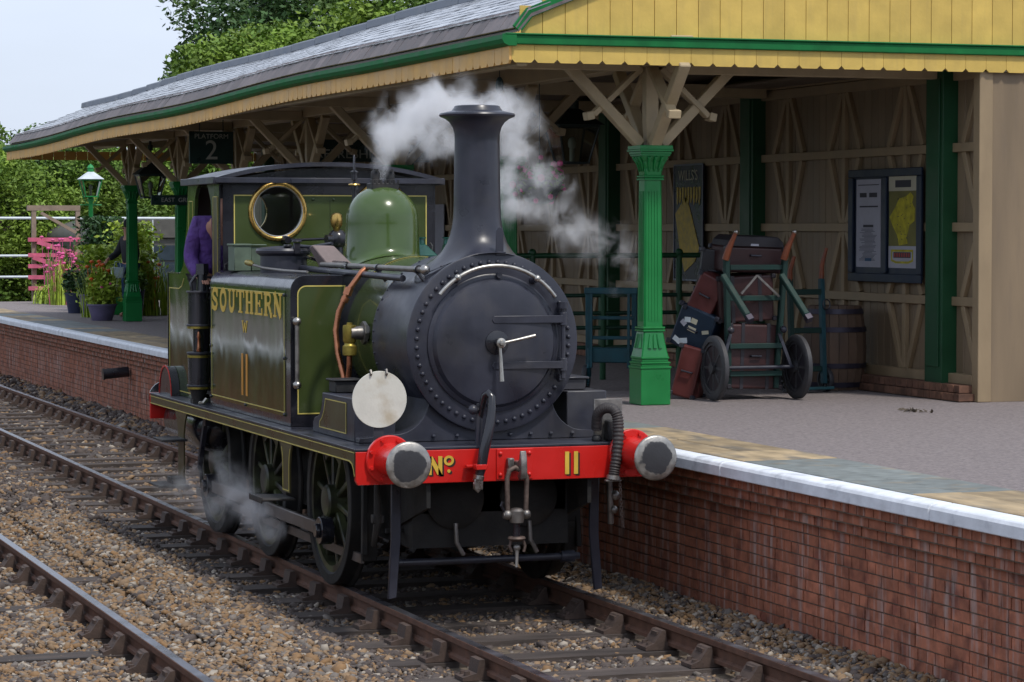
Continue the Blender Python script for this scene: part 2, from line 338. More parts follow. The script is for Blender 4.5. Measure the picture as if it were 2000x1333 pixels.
def qmesh(name, v, f, mats, mi=None, smooth=False):
    """large numpy mesh; f is an (n,k) index array"""
    me = bpy.data.meshes.new(name); n, k = f.shape
    me.vertices.add(len(v)); me.vertices.foreach_set('co', v.astype(np.float32).ravel())
    me.loops.add(n*k); me.loops.foreach_set('vertex_index', f.astype(np.int32).ravel())
    me.polygons.add(n); me.polygons.foreach_set('loop_start', np.arange(0, n*k, k, dtype=np.int32)); me.polygons.foreach_set('loop_total', np.full(n, k, dtype=np.int32))
    for m in (mats if isinstance(mats, (list, tuple)) else [mats]): me.materials.append(MATS[m])
    if mi is not None: me.polygons.foreach_set('material_index', mi.astype(np.int32))
    if smooth: me.polygons.foreach_set('use_smooth', np.ones(n, dtype=bool))
    me.update(calc_edges=True); me.validate(); return me
def cam_px(p):
    d = Vector(p)-Vector((-6.094, -17.0452, 2.5805)); m = cam.rotation_euler.to_matrix(); q = m.transposed() @ d
    return 1000+5339.8*q.x/-q.z, 666.5-5339.8*q.y/-q.z, -q.z
# ================================================================== SETTING
def sag(y): return 0 if y < 10 else -.13*((y-10)/18)**1.2 + .02*math.sin((y-10)*.55)
# ground sheet to the horizon
g = MB().box(-400, 400, -60, 900, -.62, -.52); tag(put('ground', g, 'earth', smooth=0), 'bare earth and grass around the station, reaching the horizon', 'ground', kind='structure')
bd = MB().box(-8.2, 1.75, -24, 120, -.515, -.205); tag(put('ballast_bed', bd, 'ballast_bed', smooth=0), 'brown bed of the two tracks under the loose stones', 'ground', kind='structure')
# loose ballast
def ballast():
    t = (1+5**.5)/2
    iv = np.array([(-1, t, 0), (1, t, 0), (-1, -t, 0), (1, -t, 0), (0, -1, t), (0, 1, t), (0, -1, -t), (0, 1, -t), (t, 0, -1), (t, 0, 1), (-t, 0, -1), (-t, 0, 1)])/math.hypot(1, t)
    fi = np.array([(0, 11, 5), (0, 5, 1), (0, 1, 7), (0, 7, 10), (0, 10, 11), (1, 5, 9), (5, 11, 4), (11, 10, 2), (10, 7, 6), (7, 1, 8), (3, 9, 4), (3, 4, 2), (3, 2, 6), (3, 6, 8), (3, 8, 9), (4, 9, 5), (2, 4, 11), (6, 2, 10), (8, 6, 7), (9, 8, 1)])
    pts = []; 
    for (y0, y1, dens) in ((-3.2, 3, 1600), (3, 9, 1050), (9, 16, 520), (16, 30, 260), (30, 50, 110)):
        xl, xr = (-5.0, 1.62); n = int((y1-y0)*(xr-xl)*dens); p = RNG.random((n, 2))*[xr-xl, y1-y0]+[xl, y0]
        # keep what the picture's wedge can hold, with a margin
        dx = p[:, 0]+6.094; dy = p[:, 1]+17.045; a = np.degrees(np.arctan2(dx, dy)); p = p[(a > 5.5) & (a < 34)]; pts.append(np.c_[p, np.full(len(p), dens)])
    p = np.vstack(pts); n = len(p); x = p[:, 0]; y = p[:, 1]
    s = np.clip(RNG.lognormal(math.log(.0185), .35, n), .010, .046)*np.where(p[:, 2] < 300, 1.7, np.where(p[:, 2] < 600, 1.25, 1))
    base = np.where((x > -1.25) & (x < 1.1), -.218, np.where(x < -2.1, -.19, -.165))
    hump = .05*np.exp(-((x+1.75)/.35)**2)+.05*np.clip((x-1.15)/.4, 0, 1)*1.1
    nzv = np.array([mnoise.noise((a*1.3, b*1.3, 0)) for a, b in zip(x, y)])*.03
    z = base+hump+nzv+RNG.random(n)*.022
    nearrail = np.minimum(np.minimum(abs(x-.75), abs(x+.75)), np.minimum(abs(x+2.66), abs(x+4.1))) < .07
    z = np.where(nearrail, z-.03, z)
    sc3 = RNG.uniform(.65, 1.3, (n, 3))*s[:, None]; sc3[:, 2] *= .75
    ang = RNG.random(n)*2*PI; ca, sa = np.cos(ang), np.sin(ang)
    V = iv[None]*(1+RNG.uniform(-.22, .22, (n, 12, 1)))*sc3[:, None, :]
    X = V[..., 0]*ca[:, None]-V[..., 1]*sa[:, None]; Y = V[..., 0]*sa[:, None]+V[..., 1]*ca[:, None]
    tl = RNG.uniform(-.6, .6, n); Z = V[..., 2]*np.cos(tl)[:, None]+X*np.sin(tl)[:, None]
    V = np.stack([X+x[:, None], Y+y[:, None], Z+z[:, None]], -1).reshape(-1, 3)
    F = (fi[None]+np.arange(n)[:, None, None]*12).reshape(-1, 3)
    q = RNG.random(n); mi = np.digitize(q, [.34, .52, .74, .90]); four = ((x > -1.5) & (x < 1.2)) | (y > 9); mi = np.where(four & (RNG.random(n) < .55), 3, mi)
    me = qmesh('ballast', V, F, ['stone_tan', 'stone_ochre', 'stone_grey', 'stone_dark', 'stone_pale'], np.repeat(mi, 20))
    o = bpy.data.objects.new('ballast', me); COL.objects.link(o); FR[o] = Vector(); tag(o, 'loose tan and grey ballast stones between and beside the rails', 'ballast', kind='stuff')
ballast()
# ---- tracks
def rail_prof(x):
    return [(x-.035, 0), (x+.035, 0), (x+.035, -.035), (x+.010, -.048), (x+.010, -.105), (x+.035, -.118), (x+.035, -.140), (x-.035, -.140), (x-.035, -.118), (x-.010, -.105), (x-.010, -.048), (x-.035, -.035)]
sl = MB().box(-1.28, 1.28, -.125, .125, -.125, 0); sl.v = [(a, b+.006*math.sin(7*a), c) for a, b, c in sl.v]; SLEEPER = sl.me('sleeper', 'sleeper_wood', 0)
ch = MB().prism([(-.19, 0), (.19, 0), (.19, .022), (.10, .045), (.085, .125), (.050, .128), (.040, .05), (-.040, .05), (-.050, .128), (-.075, .125), (-.13, .045), (-.19, .022)], 'y', -.085, .085)
for a in (-.15, .15): ch.cyl((a, .04, .02), (a, .04, .055), .022, .018, 8); ch.cyl((a, -.04, .02), (a, -.04, .05), .022, .018, 8)
ch.box(-.10, -.052, -.05, .05, .055, .115); CHAIR = ch.me('rail_chair', 'chair_iron', 0)
def track(cx, label, x_side, y0, y1, group):
    t = thing('railway_track', label, 'track', (cx, 0, -.14), group=group)
    for sx in (-.7525, .7525):
        m = MB(); m.prism(rail_prof(cx+sx), 'y', -22, 118); ra = put('rail', m, 'rail_rust', t, smooth=0)
        k = MB().box(cx+sx-.030, cx+sx+.030, -22, 118, .0005, .003); put('running_surface', k, 'rail_top', ra, smooth=0)
    y = y0
    far = MB(); 
    while y < 60:
        if y < y1:
            inst('sleeper', SLEEPER, (cx, y, -.165+random.uniform(-.008, .004)), t, rot=(0, 0, random.uniform(-.012, .012)))
            for sx in (-.7525, .7525): inst('rail_chair', CHAIR, (cx+sx, y, -.168), t, rot=(0, 0, PI if sx < 0 else 0))
        else:
            far.box(cx-1.28, cx+1.28, y-.125, y+.125, -.165-.10, -.165)
            for sx in (-.7525, .7525): far.box(cx+sx-.13, cx+sx+.13, y-.08, y+.08, -.165, -.05)
        y += .76
    put('distant_sleepers', far, 'sleeper_wood', t, smooth=0, kind='stuff')
track(0, 'railway track of rusty rails and dark sleepers under the locomotive', 0, -4.3, 30, 'railway tracks')
track(-3.38, 'neighbouring railway track entering the bottom left corner of the picture', 0, -4.1, 12, 'railway tracks')
# ---- platform
PZ = .975
pf = thing('platform', 'tarred station platform with a white edge above a red brick wall', 'platform', (1.6, 10, -.15), kind='structure')
put('asphalt_surface', MB().box(2.35, 12, -12, 44, -.15, PZ-.002), 'asphalt', pf, smooth=0)
put('wall_core', MB().box(1.70, 2.35, -12, 44, -.15, PZ-.12), 'mortar', pf, smooth=0)
y = -11.9+.12; i = 0
while y < 44:
    L_ = 3.05 if y > -9 else 2.9; 
    prof = [(1.455, .872), (1.62, .872), (1.62, PZ-.001), (1.50, PZ), (1.472, PZ-.008), (1.457, PZ-.032)]
    e = MB().prism([(a, b) for a, b in prof], 'y', y+.006, y+L_-.006)
    put('edge_stone', e, 'white_edge', pf, smooth=0, bevel=.006); y += L_; i += 1
y = -11.9
while y < 44:
    L_ = random.choice([.75, .95, 1.2, .6]); grey = (-2.75 < y < .15) or (y > 3 and random.random() < .35)
    e = MB().box(1.626, 2.346, y+.008, y+L_-.008, PZ-.07, PZ+random.uniform(.001, .006))
    if L_ > .9: 
        e = MB().box(1.626, 1.95, y+.008, y+L_-.008, PZ-.07, PZ+random.uniform(.001, .005)); put('paving_slab', e, 'slab_grey' if (grey and random.random() < .75) else 'slab_buff', pf, smooth=0, bevel=.004)
        e = MB().box(1.958, 2.346, y+.008, y+L_-.008, PZ-.07, PZ+random.uniform(.001, .005))
    put('paving_slab', e, 'slab_grey' if grey else 'slab_buff', pf, smooth=0, bevel=.004); y += L_
# bricks: English bond, three corbelled courses on top
rows = []
zt = .870; cx_ = [1.515, 1.560, 1.605]
for k in range(14):
    rows.append((cx_[k] if k < 3 else 1.650, zt-.065, zt, k in (0, 2, 5, 8, 11))); zt -= .0755
BR_S = MB().box(0, .06, 0, .2155, 0, .065).me('brick', 'brick', 0); BR_H = MB().box(0, .06, 0, .1035, 0, .065).me('brick', 'brick', 0)
cand = []; backing = MB()
for r, (bx, z0, z1, hd) in enumerate(rows):
    step = .113 if hd else .2255; y = -12+(.0565 if not hd else 0)
    backing.box(bx+.012, 1.75, -12, 44, z0-.011, z1)
    while y < 44:
        d = cam_px((bx, y+.1, (z0+z1)/2)); vis = 0 < d[0] < 2040 and d[1] < 1345 and not (330 < d[0] < 1150)
        cand.append((d[2] if vis else 999, bx, y, z0, hd)); y += step
cand.sort(key=lambda c: c[0])
put('mortar_backing', backing, 'mortar', pf, smooth=0)
far = MB()
for k, (d, bx, y, z0, hd) in enumerate(cand):
    j = random.uniform(-.003, .003)
    if k < 295: inst('brick', BR_H if hd else BR_S, (bx+j, y+random.uniform(-.002, .002), z0), pf)
    else: far.box(bx+j, bx+.06, y, y+(.1035 if hd else .2155), z0, z0+.065)
put('brickwork', far, 'brick', pf, smooth=0, kind='stuff', recalc=False)
# drain pipe out of the wall
p = MB().cyl((1.62, 21.9, .53), (1.25, 21.9, .50), .075, .075, 20); p.cyl((1.27, 21.9, .501), (1.245, 21.9, .499), .084, .084, 20)
tag(put('drain_pipe', p, 'black_gloss'), 'short black drain pipe poking out of the brick platform wall', 'pipe')
op = thing('opposite_platform', 'platform on the near side of the line where the photographer stands', 'platform', (-7, 10, -.2), kind='structure')
put('asphalt_surface', MB().box(-30, -5.45, -40, 70, -.2, .92), 'asphalt', op, smooth=0)
put('edge_stone', MB().box(-5.44, -5.05, -40, 70, .80, .925), 'white_edge', op, smooth=0, bevel=.01)
put('brick_face', MB().box(-5.44, -5.15, -40, 70, -.2, .795), 'brick', op, smooth=0)
# ================================================================== STATION BUILDING
WX = 6.4
st = thing('station_building', 'cream timber framed station building with green posts behind the canopy', 'building', (WX+2, 20, PZ))
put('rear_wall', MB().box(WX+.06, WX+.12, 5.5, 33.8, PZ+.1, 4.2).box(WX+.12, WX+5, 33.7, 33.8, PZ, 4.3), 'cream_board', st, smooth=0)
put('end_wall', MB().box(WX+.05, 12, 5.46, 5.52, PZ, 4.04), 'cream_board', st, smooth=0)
put('corner_post', MB().box(WX-.09, WX+.049, 5.44, 5.56, PZ, 4.04), 'cream_paint', st, smooth=0, bevel=.005)
put('plinth_core', MB().box(6.17, WX-.1, 5.57, 33.8, PZ-.05, PZ+.065), 'mortar', st, smooth=0)
BP = MB().box(0, .235, 0, .105, 0, .068).me('plinth_brick', 'plinth_red', 0)
y = 5.5; far = MB()
while y < 33.7:
    if y < 9.6: inst('plinth_brick', BP, (6.145+random.uniform(-.003, .003), y, PZ+.008), st); inst('plinth_brick', BP, (6.175+random.uniform(-.003, .003), y+.05, PZ+.085-.002), st)
    else: far.box(6.145, 6.38, y, y+.105, PZ+.008, PZ+.076).box(6.175, 6.4, y+.05, y+.155, PZ+.083, PZ+.15)
    y += .117
put('plinth_brickwork', far, 'plinth_red', st, smooth=0, kind='stuff', recalc=False)
put('sill_board', MB().box(WX-.085, WX+.06, 5.57, 33.8, PZ+.152, PZ+.245), 'cream_paint', st, smooth=0, bevel=.004)
y = 5.57; far = MB()
while y < 33.7:
    bx = random.uniform(0, .004)
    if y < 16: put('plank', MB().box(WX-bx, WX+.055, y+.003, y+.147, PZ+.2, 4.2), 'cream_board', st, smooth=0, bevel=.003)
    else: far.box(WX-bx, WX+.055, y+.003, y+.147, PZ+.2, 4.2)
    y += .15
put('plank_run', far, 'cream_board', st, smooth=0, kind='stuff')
for z, h in ((4.03, .10), (3.35, .085), (2.60, .085), (1.90, .085)):
    for yy in range(8):
        a = 1.96+4.36*yy-.0; b = a+4.36
        if a > 32: continue
        put('timber_rail', MB().box(WX-.055, WX-.001, max(a+.16, 5.57), min(b-.16, 33.7), z-h/2, z+h/2), 'cream_paint', st, smooth=0, bevel=.004)
put('wall_plate', MB().box(WX-.10, WX-.001, 5.62, 33.8, 4.085, 4.22), 'cream_paint', st, smooth=0)
for yy in range(8):
    a = 1.96+4.36*yy
    if a > 33: continue
    if a < 5:
        c = a+.15+(4.06)*(2.5)/3
        for (z0, z1, up) in ((3.39, 3.98, 1), (2.64, 3.31, 0), (1.94, 2.56, 1), (1.22, 1.86, 0)):
            put('stud', MB().box(WX-.048, WX-.001, c-.035, c+.035, z0, z1), 'cream_paint', st, smooth=0, bevel=.003)
            q = MB(); q.bar((WX-.024, c+(.36 if up else .06), z0), (WX-.024, c+(.06 if up else .34), z1), .07, .044, up=(1, 0, 0)); put('brace', q, 'cream_paint', st, smooth=0, bevel=.003)
        continue
    a -= .13; p = MB().box(WX-.16, WX+.05, a-.17, a+.17, PZ+.04, 4.08); p.box(WX-.175, WX-.162, a-.12, a+.12, PZ+.3, 4.0)
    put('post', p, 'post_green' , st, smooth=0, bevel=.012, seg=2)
    if a > 30: continue
    for k in range(3):     # sub bays: studs and V braces between the rails
        c = a+.15+(4.06)*(k+.5)/3; hw = 4.06/6
        for (z0, z1, up) in ((3.39, 3.98, 1), (2.64, 3.31, 0), (1.94, 2.56, 1), (1.22, 1.86, 0)):
            put('stud', MB().box(WX-.048, WX-.001, c-.035, c+.035, z0, z1), 'cream_paint', st, smooth=0, bevel=.003)
            for s_ in (-1, 1):
                y_in, y_out = c+s_*.06, c+s_*(.36 if up else .34)
                p0, p1 = ((WX-.024, y_out, z0), (WX-.024, y_in, z1)) if up else ((WX-.024, y_in, z0), (WX-.024, y_out, z1))
                q = MB(); q.bar(p0, p1, .07, .044, up=(1, 0, 0)); put('brace', q, 'cream_paint', st, smooth=0, bevel=.003)
# doorway void panels deeper along the wall (dark green doors)
for yd in (20.2, 24.6, 28.9):
    d = put('door', MB().box(WX-.07, WX-.056, yd, yd+1.0, PZ+.15, 3.2), 'dark_green', st, smooth=0); put('handle', MB().sphere((WX-.11, yd+.12, 2.0), .035), 'brass', d)
put('building_roof', MB().prism([(6.5, 4.24), (11.6, 4.24), (11.6, 4.4), (9.0, 5.0)], 'y', 6, 33.8), 'slate', st, smooth=0)
# ================================================================== CANOPY
CX, CY, FY = 1.72, 5.40, 33.6      # side eave x, gable plane y, far end y
cn = thing('platform_canopy', 'slate roofed platform canopy with yellow scalloped valance and green gutter', 'canopy', (3.34, 19, 3.3))
# valance boards
def vboard(w_, h_, t_):
    c = .030
    return MB().prism([(-w_/2, 0), (-w_/2, -h_+c), (-w_/2+c, -h_), (w_/2-c, -h_), (w_/2, -h_+c), (w_/2, 0)], 'y', 0, t_)
VG = vboard(.2075, .155, .022).me('valance_board', 'valance_yellow', 0); VS = vboard(.1965, .150, .022).me('valance_board', 'valance_orange', 0)
x = CX+.105
while x < 12:
    inst('valance_board', VG, (x, CY, 4.181), cn, rot=(0, random.uniform(-.003, .003), 0)); x += .2105
y = CY+.10
while y < FY:
    inst('valance_board', VS, (CX, y, 4.167+sag(y)), cn, rot=(0, 0, PI/2 + random.uniform(-.01, .01))); y += .2
x = CX+.105
fe = MB()
while x < 7.5: fe.box(x-.1, x+.1, FY, FY+.02, 3.86, 4.02); x += .2105
put('far_valance', fe, 'valance_orange', cn, smooth=0, kind='stuff')
# upper tier of gable boards above the gutter, up to the verge
x = CX+.20
while x < 12:
    top = min(4.475+.406*(x+.10-1.9), 5.25) if x > 1.85 else 4.42
    put('gable_board', MB().box(x-.103, x+.103, CY+.06, CY+.082, 4.18, top), 'valance_yellow', cn, smooth=0, bevel=.002); x += .2105
gm = MB(); gm.box(CX-.06, 12, CY-.035, CY+.055, 4.183, 4.262); gm.box(CX-.07, 12, CY-.055, CY+.06, 4.2625, 4.278)
put('end_gutter', gm, 'gutter_green', cn, smooth=0, bevel=.012, seg=2)
# side gutter follows the sag
gs = MB(); N = 60; ys = [CY-.05+(FY-CY)*i/N for i in range(N+1)]
pr = [(-.10, .095), (-.105, .055), (-.085, .02), (-.045, 0), (.03, 0), (.03, .095)]
for i in range(N):
    a, b = ys[i], ys[i+1]; za, zb = 4.168+sag(a), 4.168+sag(b)
    gs.add([(CX+p[0], a, za+p[1]) for p in pr]+[(CX+p[0], b, zb+p[1]) for p in pr], [(j, (j+1) % 6, 6+(j+1) % 6, 6+j) for j in range(6)])
gs.add([(CX+p[0], ys[0], 4.168+p[1]) for p in pr], [tuple(range(6))])
put('side_gutter', gs, 'gutter_green', cn, smooth=30)
# roof deck, soffit, ceiling
def sheet(name, pts, mat, thick, y0=CY, y1=FY, n=30, smooth=0):
    m = MB(); k = len(pts)
    for i in range(n):
        a = y0+(y1-y0)*i/n; b = y0+(y1-y0)*(i+1)/n
        for j in range(k-1):
            (xa, za), (xb, zb) = pts[j], pts[j+1]
            v = [(x_, yy, z_+sag(yy)-t) for t in (0, thick) for (x_, z_) in ((xa, za), (xb, zb)) for yy in (a, b)]
            m.add(v, [(0, 1, 3, 2), (4, 6, 7, 5), (0, 2, 6, 4), (1, 5, 7, 3), (0, 4, 5, 1), (2, 3, 7, 6)])
    return put(name, m, mat, cn, smooth=smooth)
RX, RZ, EX, EZ = 3.34, 5.06, 1.90, 4.475
sheet('soffit', [(CX+.01, 4.262), (CX+.085, 4.31)], 'valance_orange', .03)
sheet('roof_deck', [(CX+.06, 4.315), (EX, EZ-.02), (RX, RZ-.03)], 'slate_edge', .03)
sheet('rear_slope', [(RX, RZ), (4.2, 5.30), (12, 5.32)], 'slate', .04)
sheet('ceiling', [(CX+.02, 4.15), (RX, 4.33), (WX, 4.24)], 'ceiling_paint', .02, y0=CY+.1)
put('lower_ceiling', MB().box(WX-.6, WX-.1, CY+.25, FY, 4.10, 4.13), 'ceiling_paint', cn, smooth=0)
# lead ridge capping in lengths
y = CY-.02
while y < FY:
    s0 = sag(y+.6); put('ridge_capping', MB().prism([(RX-.16, RZ-.045+s0), (RX-.15, RZ+.055+s0), (RX, RZ+.10+s0), (RX+.15, RZ+.05+s0), (RX, RZ-.02+s0)], 'y', y+.004, y+1.196), 'lead', cn, smooth=0, bevel=.01); y += 1.2
# slates: eaves course then ten courses up the slope
dx, dz = RX-EX, RZ-EZ; Ls = math.hypot(dx, dz); an = math.atan2(dz, dx); nc = 9; gauge = (Ls-.03)/nc
SM = MB(); 
for (a, b, c) in ((0, 0, 0),): SM.prism([(-.02, -.121), (gauge*1.25, -.121), (gauge*1.25, .121), (-.02, .121), (-.035, 0)], 'z', 0, .009)
SLT = SM.me('slate', 'slate', 0); EC = MB().box(0, .225, -.118, .118, 0, .012).me('eaves_slate', 'slate_edge', 0)
allp = []
for r_ in range(nc):
    y = CY+.125+(.125 if r_ % 2 else 0)
    while y < FY: allp.append((y, r_)); y += .25
allp.sort()
farv = MB()
for k, (y, r_) in enumerate(allp):
    d = gauge*r_; px = EX-.02+d*math.cos(an); pz = EZ+.006+d*math.sin(an)+sag(y)
    tilt = an-.035+random.uniform(-.012, .012)
    vis = cam_px((px, y, pz))
    if k < 290*1 or False: inst('slate', SLT, (px, y+random.uniform(-.004, .004), pz+random.uniform(0, .004)), cn, rot=(random.uniform(-.015, .015), -tilt, random.uniform(-.01, .01)))
    else:
        mt = Euler((random.uniform(-.015, .015), -tilt, random.uniform(-.015, .015))).to_matrix()
        vs = [Vector((px, y, pz+random.uniform(0, .004)))+mt @ Vector(q) for q in [(-.02, -.121, 0), (gauge*1.25, -.121, 0), (gauge*1.25, .121, 0), (-.02, .121, 0), (-.035, 0, 0), (-.02, -.121, .009), (gauge*1.25, -.121, .009), (gauge*1.25, .121, .009), (-.02, .121, .009), (-.035, 0, .009)]]
        farv.add(vs, [(5, 6, 7, 8, 9), (0, 5, 9, 4), (4, 9, 8, 3), (0, 1, 6, 5), (3, 8, 7, 2)])
fs = put('slate_run', farv, 'slate', cn, smooth=0, kind='stuff', recalc=False)
y = CY+.12; ea = math.atan2(EZ-4.315, EX-(CX+.06))
while y < FY:
    inst('eaves_slate', EC, (CX+.045, y, 4.325+sag(y)), cn, rot=(0, -ea+random.uniform(-.02, .02), random.uniform(-.01, .01))); y += .24
# verge board along the gable slope
v = MB(); v.bar((CX+.05, CY+.02, 4.315), (EX, CY+.02, EZ), .035, .09); v.bar((EX, CY+.02, EZ-.01), (RX, CY+.02, RZ-.01), .035, .09); v.bar((RX, CY+.02, RZ-.01), (4.2, CY+.02, 5.28), .035, .09)
put('verge_board', v, 'gutter_green', cn, smooth=0, bevel=.004)
# beams under the canopy
put('main_beam', MB().box(3.23, 3.45, CY+.05, FY, 4.06, 4.30), 'cream_brace', cn, smooth=0, bevel=.008)
put('eave_beam', MB().box(CX+.06, CX+.16, CY+.05, FY, 4.0, 4.14), 'cream_brace', cn, smooth=0, bevel=.006)
put('gable_beam', MB().box(CX+.05, WX-.12, CY+.10, CY+.2, 4.05, 4.18), 'cream_brace', cn, smooth=0, bevel=.006)
COLY = [6.2+4*i for i in range(7)]
for y in COLY:
    put('cross_beam', MB().box(CX+.17, 3.22, y-.06, y+.06, 4.02, 4.145).box(3.46, WX-.1, y-.06, y+.06, 4.0, 4.14), 'cream_brace', cn, smooth=0, bevel=.006)
# ---- columns
def column():
    t = thing('canopy_column', 'x', 'column', (0, 0, 0), local=True, group='green canopy columns along the platform')
    b = MB(); b.box(-.145, .145, -.145, .145, 0, .33)
    for (w_, z0, z1) in ((.152, .33, .352), (.138, .352, .375), (.146, .375, .392), (.130, .392, .42), (.138, .42, .437)): b.box(-w_, w_, -w_, w_, z0, z1)
    put('base_block', b, 'column_green', t, smooth=0, bevel=.004)
    def loft(secs):
        m = MB()
        for (w0, c0, z0), (w1, c1, z1) in zip(secs[:-1], secs[1:]):
            def ring(w, c, z): return [(-w, -w+c, z), (-w+c, -w, z), (w-c, -w, z), (w, -w+c, z), (w, w-c, z), (w-c, w, z), (-w+c, w, z), (-w, w-c, z)]
            m.add(ring(w0, c0, z0)+ring(w1, c1, z1), [(i, (i+1) % 8, 8+(i+1) % 8, 8+i) for i in range(8)]+[tuple(range(8)), tuple(range(8, 16))])
        return m
    b = loft([(.135, .012, .437), (.122, .012, .50), (.108, .012, .58), (.098, .012, .66), (.096, .012, .665)])
    for s_ in (-1, 1):
        for k in (-1, 0, 1):
            P_ = [Vector((k*.052, s_*.118, .515)), Vector((k*.040, s_*.104, .60)), Vector((k*.034, s_*.100, .645))]
            b.tube(P_, [.020, .016, .010], 8); b.tube([(s_*q.y*s_, q.x, q.z) for q in P_], [.020, .016, .010], 8)
    put('flared_foot', b, 'column_green', t, smooth=30)
    b = MB()
    for z in (.668, .694): b.box(-.108, .108, -.108, .108, z, z+.018)
    b.box(-.098, .098, -.098, .098, .686, .694)
    put('lower_ring', b, 'column_green', t, smooth=0, bevel=.005)
    b = loft([(.093, .016, .712), (.088, .016, 1.4), (.083, .016, 2.05)])
    for s_ in (-1, 1):
        for k in (-.045, -.015, .015, .045):
            b.bar((k, s_*.092, .76), (k*.9, s_*.0865, 1.95), .012, .008, up=(0, s_, 0)); b.bar((s_*.092, k, .76), (s_*.0865, k*.9, 1.95), .012, .008, up=(s_, 0, 0))
    put('shaft', b, 'column_green', t, smooth=0)
    b = MB(); b.box(-.098, .098, -.098, .098, 2.05, 2.068).box(-.090, .090, -.090, .090, 2.068, 2.078).box(-.098, .098, -.098, .098, 2.078, 2.094); put('neck_ring', b, 'column_green', t, smooth=0, bevel=.004)
    b = loft([(.084, .016, 2.094), (.088, .014, 2.16), (.105, .01, 2.22), (.135, .008, 2.27)])
    for s_ in (-1, 1):
        for k in (-.05, 0, .05):
            b.tube([(k*.9, s_*.088, 2.13), (k*1.1, s_*.104, 2.20), (k*1.3, s_*.14, 2.262)], [.009, .014, .016], 7); b.tube([(s_*.088, k*.9, 2.13), (s_*.104, k*1.1, 2.20), (s_*.14, k*1.3, 2.262)], [.009, .014, .016], 7)
    for (w_, z0, z1) in ((.142, 2.27, 2.288), (.150, 2.288, 2.312), (.166, 2.312, 2.33), (.160, 2.33, 2.366)): b.box(-w_, w_, -w_, w_, z0, z1)
    put('capital', b, 'column_green', t, smooth=30, bevel=.003)
    p = MB(); p.prism([(-.045, 2.367), (.045, 2.367), (.062, 2.6), (.062, 3.085), (-.062, 3.085), (-.062, 2.6)], 'y', -.05, .05); put('king_post', p, 'cream_brace', t, smooth=0, bevel=.006)
    for (ux, uy) in ((1, 0), (-1, 0), (0, 1), (0, -1)):
        off = .055 if ux else .0
        p = MB(); a = Vector((ux, uy, 0)); e = a.cross(Vector((0, 0, 1)))
        p.bar(a*.10+Vector((0, 0, 2.375)), a*.80+Vector((0, 0, 3.08)), .095, .105, up=e); put('strut', p, 'cream_brace', t, smooth=0, bevel=.008)
        p = MB(); s0 = e*.085
        p.bar(a*.09+s0*.2+Vector((0, 0, 3.07)), a*.56+s0*.2+Vector((0, 0, 2.64)), .05, .10, up=e)
        c_ = a*.56+s0*.2+Vector((0, 0, 2.64)); p.bar(c_, c_+a*.07-Vector((0, 0, .015)), .075, .12, up=e); put('crossing_brace', p, 'cream_brace', t, smooth=0, bevel=.006)
    return t
c0 = column()
nm = ['bright green cast column with fanned cream braces beside the luggage barrow', 'green canopy column half hidden behind the tall chimney and steam', 'green canopy column hidden behind the dome and rising steam', 'canopy column whose cream braces show above the cab roof peak', 'canopy column behind the dark platform number sign', 'dark green canopy column carrying the small destination board', 'dark green canopy column nearest the flower planters, at far left']
for i, y in enumerate(COLY):
    o = c0 if i == 0 else copy_tree(c0)
    o.location = (3.34, y, PZ+.002); o['label'] = nm[i]
for o in list(bpy.data.objects):
    pass
# ================================================================== LOCOMOTIVE  (world coordinates: y=0 buffer faces, z=0 rail top)
lo = thing('steam_locomotive', 'small olive green tank engine with tall chimney, numbered 11 on its red buffer beam', 'locomotive', (0, 3.8, 0))
def P(name, mb, mat, par=lo, **k): return put(name, mb, mat, par, **k)
SC = (0, .85, 1.80)
# frames and footplate
f = MB()
for s in (-.58, .58): f.prism([(.50, 1.05), (7.17, 1.05), (7.17, .88), (6.6, .50), (5.0, .42), (1.5, .42), (.50, .70)], 'x', s-.014, s+.014)
f.box(-.57, .57, .9, 2.0, .38, 1.05); f.box(-.55, .55, 4.2, 5.3, .33, .95); P('main_frame', f, 'frame_dirt', smooth=0)
fp = MB().prism([(-1.103, .46), (1.103, .46), (1.103, 7.17), (-1.103, 7.17)], 'z', 1.098, 1.116); P('footplate', fp, 'black_satin', smooth=0, bevel=.004, seg=2)
vl = MB(); 
for s in (-1, 1):
    vl.prism([(.475, 1.096), (7.165, 1.096), (7.165, 1.018), (.60, 1.018), (.54, 1.0), (.50, .955), (.475, .90)], 'x', s*1.100-.008*(s > 0), s*1.100+.008*(s < 0)+(.0))
P('valance', vl, 'valance_olive', smooth=0)
ln = MB(); ln.strip([(.485, .93), (.508, .972), (.545, 1.010), (.61, 1.026), (7.15, 1.026)], .0075, 'x', -1.1045, -1.1015)
ln.strip([(.49, 1.088), (7.15, 1.088)], .005, 'x', -1.1045, -1.1015); P('valance_lining', ln, 'line_yellow', smooth=0)
# buffer beams
bb = P('buffer_beam', MB().prism([(-1.10, 1.095), (1.10, 1.095), (1.10, .90), (1.085, .872), (-1.085, .872), (-1.10, .90)], 'y', .460, .498), 'beam_red', smooth=0, bevel=.004, seg=2)
P('beam_plate', MB().box(-.112, .150, .449, .4595, .882, 1.092), 'beam_red', bb, smooth=0, bevel=.003)
bm_ = MB()
for x in (-.085, .122):
    for z in (.915, 1.06): bm_.sphere((x, .449, z), .016, 10)
P('plate_bolts', bm_, 'beam_red', bb, kind='stuff')
P('rear_beam', MB().prism([(-1.10, 1.116), (1.10, 1.116), (1.10, .88), (-1.10, .88)], 'y', 7.172, 7.215), 'beam_red', smooth=0, bevel=.006, seg=2)
